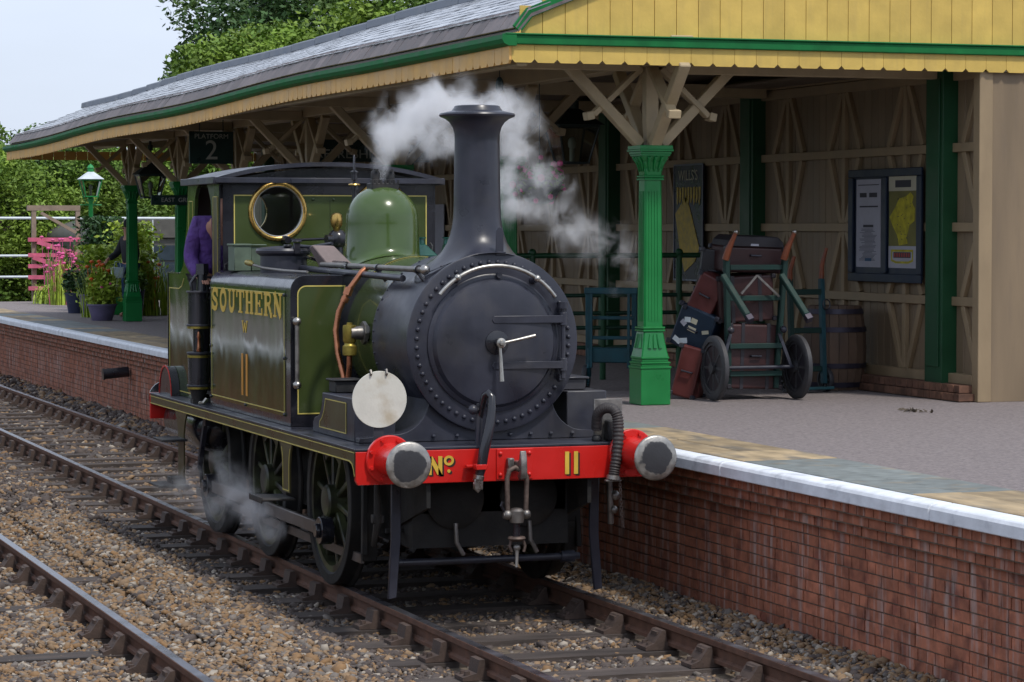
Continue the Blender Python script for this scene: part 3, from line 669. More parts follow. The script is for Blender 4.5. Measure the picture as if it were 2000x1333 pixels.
# numerals on the beam
def letter_block(name, polys, dx, mat='letter_gold'):
    s_ = MB(); [s_.prism([(a+.013, b-.010) for a, b in p], 'y', .4568, .4592) for p in polys]; P(name+'_shadow', s_, 'letter_shadow', bb, smooth=0)
    m = MB(); [m.prism(p, 'y', .4548, .4572) for p in polys]; P(name, m, mat, bb, smooth=0)
x0, z0, h = -.600, .928, .125
letter_block('letter_n', [[(x0, z0), (x0+.028, z0), (x0+.028, z0+h), (x0, z0+h)], [(x0+.075, z0), (x0+.103, z0), (x0+.103, z0+h), (x0+.075, z0+h)], [(x0+.0, z0+h), (x0+.034, z0+h), (x0+.103, z0), (x0+.069, z0)]], 0)
ring = []; oc = (-.450, 1.022)
for i in range(20):
    a0, a1 = 2*PI*i/20, 2*PI*(i+1)/20; ring.append([(oc[0]+.036*math.cos(a0), oc[1]+.034*math.sin(a0)), (oc[0]+.036*math.cos(a1), oc[1]+.034*math.sin(a1)), (oc[0]+.019*math.cos(a1), oc[1]+.017*math.sin(a1)), (oc[0]+.019*math.cos(a0), oc[1]+.017*math.sin(a0))])
letter_block('letter_o', ring+[[(oc[0]+.012*math.cos(t), .951+.012*math.sin(t)) for t in [2*PI*i/10 for i in range(10)]]], 0)
for x in (.385, .450): letter_block('digit_one', [[(x, .905), (x+.030, .905), (x+.030, 1.060), (x, 1.060)]], 0)
# buffers
def put_at(mb, name, mat, par, at, smooth=45, **k):
    me = mb.me(name, mat, smooth); return inst(name, me, at, par, **k)
for x in (-.87, .87):
    b = MB(); b.lathe([(.165, .458), (.165, .438), (.158, .432), (.112, .430), (.108, .40), (.100, .30), (.095, .17), (.103, .165), (.103, .145), (.085, .14)], (x, 0, 1.04), 'y', 40)
    for i in range(8):
        a = 2*PI*(i+.5)/8; b.cyl((x+.140*math.cos(a), .436, 1.04+.140*math.sin(a)), (x+.140*math.cos(a), .412, 1.04+.140*math.sin(a)), .016, .013, 6)
    s_ = P('buffer_socket', b, 'beam_red', smooth=35)
    h_ = MB(); h_.lathe([(.048, .16), (.048, .045), (.07, .03), (.150, .020), (.1545, .012), (.152, .003), (.14, -.004), (.09, -.010), (.04, -.013), (0, -.014)], (0, 0, 0), 'y', 56)
    put_at(h_, 'buffer_head', 'buffer_steel', s_, (x, 0, 1.04))
    b = MB(); b.lathe([(.16, 7.216), (.16, 7.24), (.105, 7.245), (.09, 7.5), (.05, 7.51), (.05, 7.6), (.15, 7.62), (.15, 7.64), (0, 7.65)], (x, 0, 1.04), 'y', 28); P('rear_buffer', b, 'black_gloss', smooth=35)
# smokebox
sm = MB(); sm.lathe([(.60, .87), (.602, 1.78), (.585, 1.785)], (0, 0, 1.80), 'y', 96)
smb = P('smokebox', sm, 'black_satin', smooth=35)
fr = MB(); fr.lathe([(.600, .885), (.622, .880), (.625, .868), (.622, .855), (.612, .850), (.475, .850), (.470, .862)], (0, 0, 1.80), 'y', 96)
fp_ = P('smokebox_front', fr, 'black_satin', smb, smooth=30)
dr = MB(); dr.lathe([(.478, .852), (.478, .838), (.468, .832), (.447, .829), (.44, .818), (.425, .800), (.38, .790), (.25, .779), (.12, .773), (0, .772)], (0, 0, 1.795), 'y', 96)
dor = P('smokebox_door', dr, 'black_satin', smooth=30)
RV = MB(); RV.lathe([(.0165, 0), (.0165, -.006), (.012, -.0145), (.005, -.018), (0, -.018)], (0, 0, 0), 'y', 12); RVM = RV.me('rivet', 'black_satin', 60)
for i in range(56):
    a = 2*PI*(i+.5)/56; inst('rivet', RVM, (.555*math.cos(a), .851, 1.80+.555*math.sin(a)), smb)
RV2 = MB().sphere((0, 0, 0), .011, 8).me('rivet', 'black_satin', 60)
for yy in (.915, 1.745):
    for i in range(22):
        a = R(70+i*7.5); inst('rivet', RV2, (.601*math.cos(a), yy, 1.80+.601*math.sin(a)), smb)
# hinges
h = MB()
for z in (1.957, 1.640):
    h.prism([(-.02, z-.026), (-.035, z), (-.02, z+.026), (.50, z+.026), (.50, z-.026)], 'y', .7685, .7845); h.box(.40, .50, .784, .84, z-.02, z+.02)
    h.cyl((.495, .795, z-.045), (.495, .795, z+.045), .028, .028, 16)
P('door_hinge', h, 'black_satin', dor, smooth=30, bevel=.003, seg=2)
P('hinge_pin', MB().cyl((.495, .795, 1.545), (.495, .795, 2.06), .016, .016, 12).cyl((.495, .80, 2.03), (.495, .80, 2.075), .035, .035, 14).box(.47, .52, .795, .85, 1.53, 1.57).box(.47, .52, .795, .85, 2.01, 2.05), 'black_satin', dor)
b = MB(); b.lathe([(.085, .774), (.083, .762), (.055, .752), (.030, .748), (.030, .690), (.024, .688)], (.0, 0, 1.80), 'y', 32); P('door_boss', b, 'black_gloss', dor)
b = MB(); b.lathe([(.034, .690), (.034, .672), (.020, .668), (.014, .655), (0, .654)], (0, 0, 1.80), 'y', 24)
hd = P('door_handle', b, 'steel_bright', dor)
P('handle_lever', MB().tube([(.012, .68, 1.80), (.09, .675, 1.815), (.245, .67, 1.848)], [.010, .011, .014], 12), 'steel_bright', hd)
P('handle_lever', MB().tube([(.0, .71, 1.79), (.006, .705, 1.70), (.012, .70, 1.535)], [.011, .012, .018], 12), 'steel_bright', hd)
# handrail over the door
pa = [(.53*math.cos(R(t)), .775, 1.80+.53*math.sin(R(t))) for t in range(36, 146, 5)]
hr = P('door_handrail', MB().tube(pa, .014, 12), 'steel_bright', smooth=50)
for t in (56, 122):
    c = (.53*math.cos(R(t)), .775, 1.80+.53*math.sin(R(t))); P('handrail_knob', MB().sphere(c, .025, 14), 'steel_bright', hr)
    P('knob_stem', MB().cyl((c[0]*.985, .80, c[2]-.01), (c[0]*.97, .85, c[2]-.015), .020, .026, 12), 'black_satin', hr)
P('door_dart', MB().cyl((.03, .80, 2.262), (.03, .85, 2.262), .020, .020, 10), 'black_satin', dor)
P('lamp_iron', MB().prism([(.018, 2.40), (.075, 2.40), (.075, 2.565), (.062, 2.59), (.038, 2.595), (.022, 2.57)], 'y', .846, .856).box(.02, .09, .84, .875, 2.40, 2.425), 'black_satin', bevel=.002)
# chimney
c = MB(); c.lathe([(.385, -.06), (.315, -.03), (.255, .005), (.215, .040), (.191, .080), (.176, .13), (.168, .19), (.165, .28), (.163, .42), (.160, .60), (.158, .72), (.160, .775), (.172, .82), (.195, .855), (.225, .878), (.262, .893), (.268, .905), (.262, .916), (.235, .922), (.180, .935), (.165, .955), (.158, .968), (.145, .972), (.135, .955), (.13, .5)], (0, 1.20, 2.475), 'z', 72)
for _i in range(72*5):
    _x, _y, _z = c.v[_i]; _w = (1, .93, .72, .42, .15)[_i//72]
    c.v[_i] = (_x, _y, _w*(1.8+math.sqrt(.614**2-_x*_x)+(.004, .010, .028, .05, .08)[_i//72])+(1-_w)*_z)
c.f = [f_ for f_ in c.f if len(f_) < 72]
chm = P('chimney', c, 'black_satin', smooth=30)
sd = MB(); n = 40      # saddle flange moulded to the smokebox
for rr0, rr1 in ((.245, .40),):
    vs = []
    for k, (r_, up) in enumerate(((.33, .004), (.35, .012), (.37, .013), (.395, .012), (.402, -.004))):
        for i in range(n):
            a = 2*PI*i/n; X = r_*math.cos(a)*1.12; Y = r_*math.sin(a)*.86; s_ = math.sqrt(max(0, .602**2-X*X)); ax = math.atan2(s_, X); vs.append(((.602+up)*math.cos(ax), 1.2+Y, 1.8+(.602+up)*math.sin(ax)))
    sd.add(vs, [(j*n+i, j*n+(i+1) % n, (j+1)*n+(i+1) % n, (j+1)*n+i) for j in range(4) for i in range(n)])
P('chimney_flange', sd, 'black_satin', chm, smooth=60)
for i in range(14):
    a = 2*PI*(i+.5)/14; X = .362*1.12*math.cos(a); Y = .362*.86*math.sin(a); ax = math.atan2(math.sqrt(.602**2-X*X), X); inst('rivet', RV2, (.615*math.cos(ax), 1.2+Y, 1.8+.615*math.sin(ax)), chm)
# saddle below the smokebox
s_ = MB(); pl = [(-.95, 1.118), (.95, 1.118), (.95, 1.15), (.70, 1.17)]+[(x, z) for x, z in arc(.70, 1.42, .25, 270, 180, 8)]+[(.44, 1.55), (.2, 1.6), (-.2, 1.6), (-.44, 1.55)]+[(x, z) for x, z in arc(-.70, 1.42, .25, 0, -90, 8)]+[(-.95, 1.15)]
s_.prism(pl, 'y', .90, 1.70); P('smokebox_saddle', s_, 'black_satin', smooth=30, bevel=.004)
bo = MB()
for x in (-.42, -.25, -.08, .14, .29, .44, .60): bo.sphere((x, .888, 1.155), .015, 8)
P('saddle_rivets', bo, 'black_satin', kind='stuff')
# boiler and dome
P('boiler', MB().lathe([(.572, 1.786), (.575, 5.15)], (0, 0, 1.80), 'y', 96), 'loco_green', smooth=35)
bd_ = MB()
for yy in (1.80, 2.62): bd_.lathe([(.5765, yy-.022), (.5805, yy-.022), (.5805, yy+.022), (.5765, yy+.022), (.5765, yy-.022)], (0, 0, 1.80), 'y', 96)
P('boiler_band', bd_, 'black_gloss', smooth=30)
bl_ = MB()
for yy in (1.829, 2.588, 2.652): bl_.lathe([(.5765, yy-.003), (.579, yy-.003), (.579, yy+.003), (.5765, yy+.003), (.5765, yy-.003)], (0, 0, 1.80), 'y', 96)
P('boiler_lining', bl_, 'line_yellow', smooth=0)
pr = []
for i in range(17):
    a = R(90*i/16); pr.append((.283*math.cos(a)**.95 if i < 16 else 0, 2.655+.262*math.sin(a)))
d = MB(); rings = [(.40, -1), (.35, -2), (.305, -3), (.282, -4)]
n = 72; vs = []
for (r_, k) in ((.360, .0), (.335, .008), (.312, .028), (.295, .065), (.285, .12)):
    for i in range(n):
        a = 2*PI*i/n; X = r_*math.cos(a); zz = 1.80+math.sqrt(.578**2-min(abs(X), .5)**2) if k < .1 else 2.50
        vs.append((X, 3.55+r_*math.sin(a), zz+k))
for r_, z in [(.283, 2.60)]+pr[1:]:
    for i in range(n):
        a = 2*PI*i/n; vs.append((max(r_, .001)*math.cos(a), 3.55+max(r_, .001)*math.sin(a), z))
K = len(vs)//n
d.add(vs, [(j*n+i, j*n+(i+1) % n, (j+1)*n+(i+1) % n, (j+1)*n+i) for j in range(K-1) for i in range(n)])
dm = P('dome', d, 'dome_green', smooth=60)
sv = MB(); sv.box(-.105, .115, 3.47, 3.63, 2.865, 2.942)
P('valve_base', sv, 'black_soot', dm, bevel=.008)
for x in (-.055, .065):
    P('safety_valve', MB().lathe([(.042, 2.94), (.042, 2.965), (.034, 2.97), (.036, 3.01), (.030, 3.035), (.024, 3.04)], (x, 3.55, 0), 'z', 20).box(x-.012, x+.012, 3.50, 3.56, 3.03, 3.05), 'black_soot', dm)
bo = MB()
for i in range(7): bo.cyl((-.10+i*.035, 3.475, 2.935), (-.10+i*.035, 3.475, 2.965), .010, .008, 6)
P('valve_nuts', bo, 'black_soot', dm, kind='stuff')
wh = MB().lathe([(.035, 2.90), (.035, 2.93), (.014, 2.94), (.014, 2.97), (.024, 2.975), (.024, 3.03), (.034, 3.033), (.034, 3.045), (.010, 3.05), (.008, 3.17), (0, 3.18)], (-.055, 4.15, 0), 'z', 16)
wh.cyl((-.055, 4.15, 2.3), (-.055, 4.15, 2.9), .02, .02, 12); P('whistle', wh, 'black_gloss')
P('whistle_collar', MB().lathe([(.045, 2.93), (.05, 2.936), (.045, 2.945), (.02, 2.95)], (-.055, 4.15, 0), 'z', 16), 'brass')
# ---- side tanks, both sides; the near one carries the lettering
def tank(s, name='side_tank'):
    pl = [(s*.30, 1.118), (s*1.0, 1.118), (s*1.0, 2.125)]+[(s*x, z) for x, z in arc(.885, 2.125, .115, 0, 90, 8)][1:]+[(s*.30, 2.24)]
    return P(name, MB().prism(pl, 'y', 2.56, 5.20), 'black_gloss', smooth=30, bevel=.003)
tk = tank(-1); tk2 = tank(1)
# front panels
for s, t_ in ((-1, tk), (1, tk2)):
    q = [(s*.945, 1.215), (s*.945, 2.095)]+[(s*x, z) for x, z in arc(.880, 2.095, .065, 0, 90, 6)][1:]+[(s*.585, 2.16)]+[(s*x, z) for x, z in [(math.sqrt(max(0, .655**2-(zz-1.8)**2)), zz) for zz in (2.08, 2.0, 1.9, 1.8, 1.7, 1.6, 1.5, 1.42)]]+[(s*.56, 1.215)]
    P('front_panel', MB().prism(q, 'y', 2.5565, 2.5595), 'loco_green', t_, smooth=0)
    P('front_lining', MB().strip(q, .009, 'y', 2.5545, 2.5567, closed=True), 'line_yellow', t_, smooth=0)
# side panel
sp = MB().box(-1.0035, -1.0005, 2.70, 5.165, 1.185, 2.125); P('side_panel', sp, 'side_green', tk, smooth=0)
P('side_panel', MB().box(1.0005, 1.0035, 2.70, 5.165, 1.185, 2.125), 'side_green', tk2, smooth=0)
P('side_lining', MB().strip([(2.735, 1.215), (2.735, 2.10), (5.13, 2.10), (5.13, 1.215)], .008, 'x', -1.0055, -1.0037, closed=True), 'line_yellow', tk, smooth=0)
bo = MB()
for yy in (2.72, 5.15):
    for z in (1.20, 1.62, 2.09): bo.sphere((-1.005, yy, z), .015, 8)
bo.sphere((-1.004, 3.95, 1.2), .015, 8); P('panel_bolts', bo, 'black_gloss', tk, kind='stuff')
# slab serif letters; u runs forward along the side (towards -y), v is up; unit height 1
def slab(ch):
    W_ = .24; S = .09; out = []
    def st(pts, w=W_, closed=False): out.append((pts, w, closed))
    def ser(x0, x1, y): st([(x0, y), (x1, y)], S)
    if ch == 'T': st([(.5, 0), (.5, 1)]); ser(.05, .95, .955); ser(.25, .75, .045); st([(.07, .98), (.07, .68)], .09); st([(.93, .98), (.93, .68)], .09)
    if ch == 'H':
        for x in (.22, .78): st([(x, 0), (x, 1)]); ser(x-.20, x+.20, .045); ser(x-.20, x+.20, .955)
        ser(.2, .8, .5)
    if ch == 'E': st([(.28, 0), (.28, 1)]); ser(.05, .9, .045); ser(.05, .9, .955); ser(.3, .68, .5); st([(.9, 0), (.9, .3)], .1); st([(.9, .7), (.9, 1)], .1); st([(.66, .36), (.66, .64)], .09)
    if ch == 'N': st([(.2, 0), (.2, 1)], .12); st([(.8, 0), (.8, 1)], .12); st([(.16, .98), (.82, .02)], .24); ser(.02, .38, .045); ser(.62, .98, .955); ser(.02, .3, .955)
    if ch == 'U': st([(.24, 1), (.24, .32)]+[(.5+.26*math.cos(R(t)), .32+.25*math.sin(R(t))) for t in range(180, 361, 20)]+[(.76, 1)], .19); ser(.04, .44, .955); ser(.58, .96, .955)
    if ch == 'O': st([(.5+.34*math.cos(R(t)), .5+.43*math.sin(R(t))) for t in range(0, 360, 15)], .20, True)
    if ch == 'R': st([(.25, 0), (.25, 1)]); ser(.04, .46, .045); st([(.05, .955), (.55, .955)]+[(.55+.24*math.cos(R(t)), .73+.225*math.sin(R(t))) for t in range(75, -91, -15)]+[(.25, .50)], .13); st([(.55, .5), (.78, .22), (.84, .06), (.98, .05)], .18)
    if ch == 'S': st([(.80, .74), (.70, .90), (.5, .945), (.30, .88), (.21, .73), (.30, .58), (.5, .50), (.70, .42), (.79, .27), (.70, .11), (.5, .055), (.30, .10), (.19, .28)], .17); st([(.84, .62), (.84, .98)], .09); st([(.15, .02), (.15, .40)], .09)
    if ch == 'W': st([(.08, 1), (.3, 0)], .17); st([(.3, 0), (.5, .8)], .12); st([(.5, .8), (.7, 0)], .17); st([(.7, 0), (.92, 1)], .12); ser(-.02, .26, .955); ser(.76, 1.02, .955)
    return out
def side_text(txt, y_start, y_end, z0, h, mat, adv=None):
    n_ = len(txt); pitch = (y_start-y_end)/n_
    for i, chh in enumerate(txt):
        m = MB(); ya = y_start-pitch*i; wd = pitch*.90
        for k, (pts, w_, cl) in enumerate(slab(chh)):
            # work in true metres: u*wd along -y, v*h up; the ribbon width follows the letter's wide proportions
            q = [(ya-u*wd, z0+v*h) for u, v in pts]; vert = abs(pts[0][0]-pts[-1][0]) < .01 and not cl and len(pts) == 2
            if len(pts) == 2 and abs(pts[0][1]-pts[1][1]) < .01: ww = w_*h
            elif vert: ww = w_*wd
            else: ww = w_*(wd+h)/2
            m.strip(q, ww, 'x', -1.0062-.0004*k*.3, -1.0037, closed=cl)
        P('letter_'+chh.lower(), m, mat, tk, smooth=0)
side_text('SOUTHERN', 5.14, 2.76, 1.918, .18, 'letter_gold')
side_text('W', 4.06, 3.86, 1.77, .09, 'letter_gold')
m = MB(); m.box(-1.0062, -1.0037, 4.03, 4.085, 1.27, 1.60).box(-1.0062, -1.0037, 3.885, 3.94, 1.27, 1.60); P('numeral_eleven', m, 'letter_orange', tk, smooth=0)
# tank front grab rail
P('grab_rail', MB().cyl((-.965, 2.50, 1.44), (-.965, 2.50, 1.90), .0165, .0165, 14), 'steel_dull')
for z in (1.43, 1.90): P('grab_rail_knob', MB().sphere((-.965, 2.50, z), .033, 16).cyl((-.965, 2.50, z), (-.965, 2.56, z), .02, .02, 10), 'steel')
# tank filler and things on the tank top
fl = MB(); fl.lathe([(.185, 2.235), (.185, 2.37), (.218, 2.392), (.222, 2.41), (.212, 2.428), (.15, 2.440), (.06, 2.447), (0, 2.448)], (-.68, 4.0, 0), 'z', 48)
fi = P('tank_filler', fl, 'black_satin', smooth=35)
P('filler_clamp', MB().box(-.655, -.600, 3.775, 3.80, 2.385, 2.475).box(-.665, -.59, 3.76, 3.81, 2.478, 2.492).box(-.72, -.66, 3.80, 3.86, 2.44, 2.46), 'black_gloss', fi, bevel=.006)
P('filler_arm', MB().tube([(-.62, 3.9, 2.45), (-.52, 3.75, 2.44), (-.42, 3.5, 2.47)], .014, 8), 'black_satin', fi)
bx = P('tool_box', MB().box(-.94, -.80, 4.58, 4.80, 2.242, 2.445).box(-.795, -.68, 4.60, 4.80, 2.242, 2.44), 'tin_green', bevel=.005)
P('box_lid', MB().box(-.95, -.796, 4.57, 4.81, 2.446, 2.462).box(-.79, -.67, 4.585, 4.81, 2.446, 2.458), 'tin_green', bx, bevel=.004)
P('canvas_bag', MB().add([(-.64, 3.30, 2.46), (-.46, 3.30, 2.455), (-.33, 3.22, 2.31), (-.53, 3.18, 2.29), (-.63, 3.42, 2.44), (-.47, 3.42, 2.43), (-.34, 3.40, 2.29), (-.55, 3.38, 2.27)], [(0, 1, 2, 3), (4, 7, 6, 5), (0, 4, 5, 1), (1, 5, 6, 2), (2, 6, 7, 3), (3, 7, 4, 0)]), 'bag_pinkish', bevel=.012, seg=2)
# boiler handrail
hr = P('boiler_handrail', MB().cyl((-.455, 1.02, 2.300), (-.57, 3.25, 2.31), .021, .021, 14), 'steel_dull')
P('handrail_ball', MB().sphere((-.452, .985, 2.300), .036, 18), 'steel', hr)
for yy in (1.12, 1.95, 2.62): 
    x = -.455-.115*(yy-1.02)/2.23; P('handrail_collar', MB().cyl((x, yy-.018, 2.30), (x, yy+.018, 2.30), .031, .031, 14).tube([(x, yy, 2.28), (x+.02, yy-.02, 2.245), (x+.055, yy-.03, 2.21)], [.014, .014, .022], 8), 'black_gloss', hr)
P('ejector_pipe', MB().tube([(-.50, 1.35, 2.235), (-.56, 2.4, 2.255), (-.60, 3.3, 2.27), (-.56, 4.3, 2.28), (-.40, 5.1, 2.32)], .024, 10), 'black_satin')
P('sand_pipe', MB().tube([(-.40, 4.9, 2.38), (-.44, 4.2, 2.36), (-.50, 3.5, 2.33), (-.47, 2.9, 2.32)], .016, 8), 'black_gloss')
P('fire_iron', MB().tube([(-.90, 4.15, 2.30), (-.86, 3.9, 2.275), (-.83, 3.4, 2.262), (-.78, 2.9, 2.258)], [.010, .011, .011, .010], 8), 'steel_dull')
P('fire_iron_handle', MB().tube([(-.905, 4.30, 2.315), (-.90, 4.22, 2.31), (-.895, 4.12, 2.30)], [.022, .026, .012], 10), 'brass_old')
P('grab_hoop', MB().tube([(-.88, 5.12, 2.24), (-.89, 5.10, 2.29), (-.87, 5.05, 2.305), (-.80, 4.9, 2.305)], .012, 8), 'black_gloss')
# turret, small brass valve, rod on cab front
P('turret', MB().sphere((-.03, 4.75, 2.50), .085, 18).cyl((-.03, 4.75, 2.3), (-.03, 4.75, 2.5), .05, .05, 14).cyl((-.14, 4.7, 2.50), (-.07, 4.72, 2.50), .035, .035, 12), 'black_gloss')
P('turret_valve', MB().lathe([(.02, 2.56), (.03, 2.59), (.045, 2.61), (.05, 2.66), (.042, 2.70), (.02, 2.715), (0, 2.716)], (-.045, 4.72, 0), 'z', 20), 'brass')
P('regulator_rod', MB().cyl((-.34, 5.05, 2.49), (-.10, 4.85, 2.50), .012, .012, 10).cyl((-.37, 5.14, 2.49), (-.37, 5.05, 2.49), .045, .030, 14), 'black_gloss')
# clack valve and copper feed pipes
P('clack_valve', MB().lathe([(.02, 1.66), (.036, 1.665), (.05, 1.67), (.052, 1.70), (.052, 1.735), (.04, 1.745), (.038, 1.755), (.048, 1.77), (.05, 1.86), (.048, 1.885), (.02, 1.89), (.02, 1.905), (0, 1.906)], (-.70, 2.02, 0), 'z', 24), 'brass_old')
P('clack_body', MB().cyl((-.70, 2.0, 1.83), (-.55, 2.0, 1.83), .045, .055, 16).cyl((-.61, 2.0, 1.83), (-.585, 2.0, 1.83), .085, .085, 8), 'steel_dull')
P('feed_pipe', MB().tube([(-.50, 2.2, 2.31), (-.56, 2.18, 2.27), (-.66, 2.2, 2.13), (-.725, 2.22, 1.98), (-.75, 2.22, 1.84), (-.745, 2.18, 1.68), (-.72, 2.12, 1.52), (-.71, 2.08, 1.40)], .021, 12), 'copper')
P('feed_pipe', MB().tube([(-.70, 2.02, 1.67), (-.70, 2.03, 1.58), (-.705, 2.05, 1.48), (-.71, 2.07, 1.40)], .021, 12), 'copper')
P('pipe_union', MB().cyl((-.648, 2.2, 2.15), (-.668, 2.2, 2.10), .032, .034, 8).cyl((-.675, 2.205, 2.085), (-.69, 2.21, 2.05), .030, .030, 16), 'copper')
# sandbox, near side
sbx = MB(); q = [(2.10, 1.117), (2.10, 1.19), (2.05, 1.225), (1.94, 1.245), (1.88, 1.29), (1.84, 1.37), (1.84, 1.415), (1.0, 1.415), (1.0, 1.117)]
sbx.prism(q, 'x', -.955, -.66); sbo = P('sandbox', sbx, 'black_satin', bevel=.006, seg=2)
q = [(1.965, 1.205), (1.90, 1.235), (1.84, 1.29), (1.80, 1.375), (1.20, 1.375), (1.20, 1.165), (1.98, 1.165)]; q = [(a*.9+.12, b) for a, b in q]
P('sandbox_panel', MB().prism(q, 'x', -.9585, -.9555), 'valance_olive', sbo, smooth=0); P('sandbox_lining', MB().strip(q, .007, 'x', -.961, -.9587, closed=True), 'line_yellow', sbo, smooth=0)
P('sandbox_lid', MB().box(-.90, -.72, 1.68, 1.86, 1.418, 1.50).box(-.92, -.70, 1.66, 1.88, 1.50, 1.515), 'black_soot', sbo, bevel=.006)
# far side sandbox and gear
fs_ = P('sandbox', MB().box(.60, .90, 1.0, 1.75, 1.117, 1.44), 'black_satin', bevel=.008, seg=2)
P('sandbox_lid', MB().box(.60, .78, 1.1, 1.4, 1.443, 1.52).box(.58, .80, 1.08, 1.42, 1.52, 1.535), 'black_satin', fs_, bevel=.005)
P('lubricator_plate', MB().box(.66, .87, .62, .635, 1.118, 1.405), 'steel_dull', bevel=.003)
P('lubricator', MB().box(.73, .82, .53, .61, 1.118, 1.26).cyl((.66, .57, 1.118), (.66, .57, 1.16), .04, .03, 10), 'black_soot', bevel=.008)
# white headcode disc
dc = MB().lathe([(.190, .600), (.192, .605), (.190, .610)], (-.893, 0, 1.435), 'y', 64); dob = P('headcode_disc', dc, 'disc_white', smooth=30)
P('disc_hook', MB().tube([(-.955, .597, 1.60), (-.955, .585, 1.612), (-.955, .595, 1.632), (-.955, .615, 1.628)], .008, 8), 'steel_dull', dob)
P('disc_hook', MB().tube([(-.845, .597, 1.60), (-.845, .585, 1.612), (-.845, .595, 1.636), (-.845, .615, 1.632)], .008, 8), 'steel_dull', dob)
P('disc_bracket', MB().box(-.93, -.86, .615, .63, 1.116, 1.45), 'black_satin', dob)
# vacuum pipe with clamp
vp = P('vacuum_standpipe', MB().tube([(-.215, .50, 1.30), (-.205, .47, 1.40), (-.195, .45, 1.46), (-.178, .42, 1.475), (-.168, .39, 1.45), (-.172, .38, 1.36), (-.185, .37, 1.27), (-.21, .36, 1.18), (-.235, .36, 1.08), (-.25, .36, .98), (-.265, .365, .92)], [.022, .024, .026, .026, .027, .030, .034, .036, .036, .034, .030], 14), 'black_gloss')
P('pipe_upright', MB().cyl((-.225, .50, 1.116), (-.215, .50, 1.40), .026, .024, 14).sphere((-.27, .48, 1.36), .035, 12).cyl((-.27, .48, 1.36), (-.215, .49, 1.36), .015, .015, 8), 'black_satin', vp)
P('pipe_clip', MB().box(-.34, -.19, .40, .448, .975, .992).box(-.30, -.225, .32, .40, .965, 1.0), 'beam_red', vp, bevel=.003)
P('hose_coupling', MB().cyl((-.265, .365, .925), (-.272, .365, .895), .038, .038, 14).box(-.305, -.245, .34, .385, .83, .90).tube([(-.30, .36, .88), (-.30, .36, .84), (-.275, .36, .815), (-.255, .36, .84), (-.255, .36, .87)], .011, 8), 'steel', vp, bevel=.003)
# ribbed vacuum hose, right
path = [(.655, .56, 1.20), (.650, .53, 1.29), (.665, .50, 1.335), (.70, .47, 1.352), (.738, .44, 1.338), (.755, .42, 1.29), (.758, .41, 1.22), (.752, .40, 1.12), (.738, .39, 1.02), (.722, .385, .94), (.712, .38, .89)]
def smoothp(pth, k=5):
    out = []
    for i in range(len(pth)-1):
        p0, p1, p2, p3 = [Vector(pth[max(0, min(len(pth)-1, j))]) for j in (i-1, i, i+1, i+2)]
        for t in [j/k for j in range(k)]: out.append(.5*((2*p1)+(-p0+p2)*t+(2*p0-5*p1+4*p2-p3)*t*t+(-p0+3*p1-3*p2+p3)*t**3))
    out.append(Vector(pth[-1])); return out
sp_ = smoothp(path, 14); rr = [.037+(.0035*math.sin(i*1.6) if i > 62 else .001*math.sin(i*1.6)) for i in range(len(sp_))]
vh = P('vacuum_hose', MB().tube(sp_, rr, 18), 'hose_rubber', smooth=60)
P('hose_coupling', MB().cyl((.712, .38, .895), (.709, .38, .865), .046, .050, 16).box(.65, .765, .36, .40, .852, .866), 'steel_dull', vh, bevel=.003)
cn_ = MB(); pt = [(.755, .38, .87), (.762, .38, .80), (.768, .38, .70), (.775, .38, .60), (.782, .38, .53)]
sc_ = smoothp(pt, 5)
for i in range(len(sc_)-1):
    a, b = sc_[i], sc_[i+1]; d_ = (b-a); o_ = Vector((.008, 0, 0)) if i % 2 else Vector((0, .008, 0)); cn_.tube([a-d_*.2+o_, b+d_*.2+o_], .003, 5); cn_.tube([a-d_*.2-o_, b+d_*.2-o_], .003, 5)
P('safety_chain', cn_, 'rusty_link', vh)
# drawhook and screw coupling
dh = MB(); dh.prism([(.46, .94), (.46, 1.01), (.36, 1.01), (.33, 1.03), (.315, 1.085), (.300, 1.088), (.283, 1.03), (.275, .95), (.295, .895), (.34, .885), (.37, .91), (.345, .93), (.325, .96), (.345, .98), (.38, .94)], 'x', .005, .050)
hk = P('drawhook', dh, 'steel_dull', smooth=30, bevel=.010, seg=2)
P('hook_boss', MB().box(-.045, .0, .40, .448, .94, 1.03), 'steel_dull', hk, bevel=.006)
cp = MB(); cp.tube([(-.075, .33, .66), (-.078, .33, .90), (-.062, .33, .955), (-.02, .33, .975), (.02, .33, .95)], .017, 10); cp.tube([(.055, .33, .66), (.062, .33, .90), (.05, .33, .93), (.02, .33, .95)], .017, 10)
cou = P('screw_coupling', cp, 'rusty_link', hk)
P('coupling_yoke', MB().cyl((-.105, .33, .65), (.085, .33, .65), .020, .020, 12).sphere((-.075, .33, .655), .034, 12).sphere((.058, .33, .655), .034, 12).lathe([(.045, .60), (.052, .63), (.052, .68), (.036, .695), (.02, .70)], (-.01, .33, 0), 'z', 18), 'steel_dull', cou)
P('coupling_screw', MB().cyl((-.012, .33, .49), (-.01, .33, .62), .026, .024, 14), 'black_gloss', cou)
P('coupling_pin', MB().tube([(-.10, .33, .68), (-.125, .32, .72), (-.115, .32, .745)], .010, 8), 'black_gloss', cou)
P('coupling_shackle', MB().lathe([(.03, -.012), (.052, -.004), (.062, .008), (.055, .02), (.03, .022)], (-.01, .33, .485), 'z', 20).tube([(-.05, .33, .48), (-.06, .33, .44), (-.045, .33, .405)], .011, 8).tube([(.035, .33, .48), (.05, .33, .44), (.04, .33, .40)], .011, 8), 'rusty_link', cou)
P('tommy_bar', MB().tube([(-.01, .33, .43), (-.012, .32, .38), (-.018, .31, .30)], [.020, .012, .011], 10).sphere((-.01, .33, .43), .028, 10), 'steel_dull', cou)
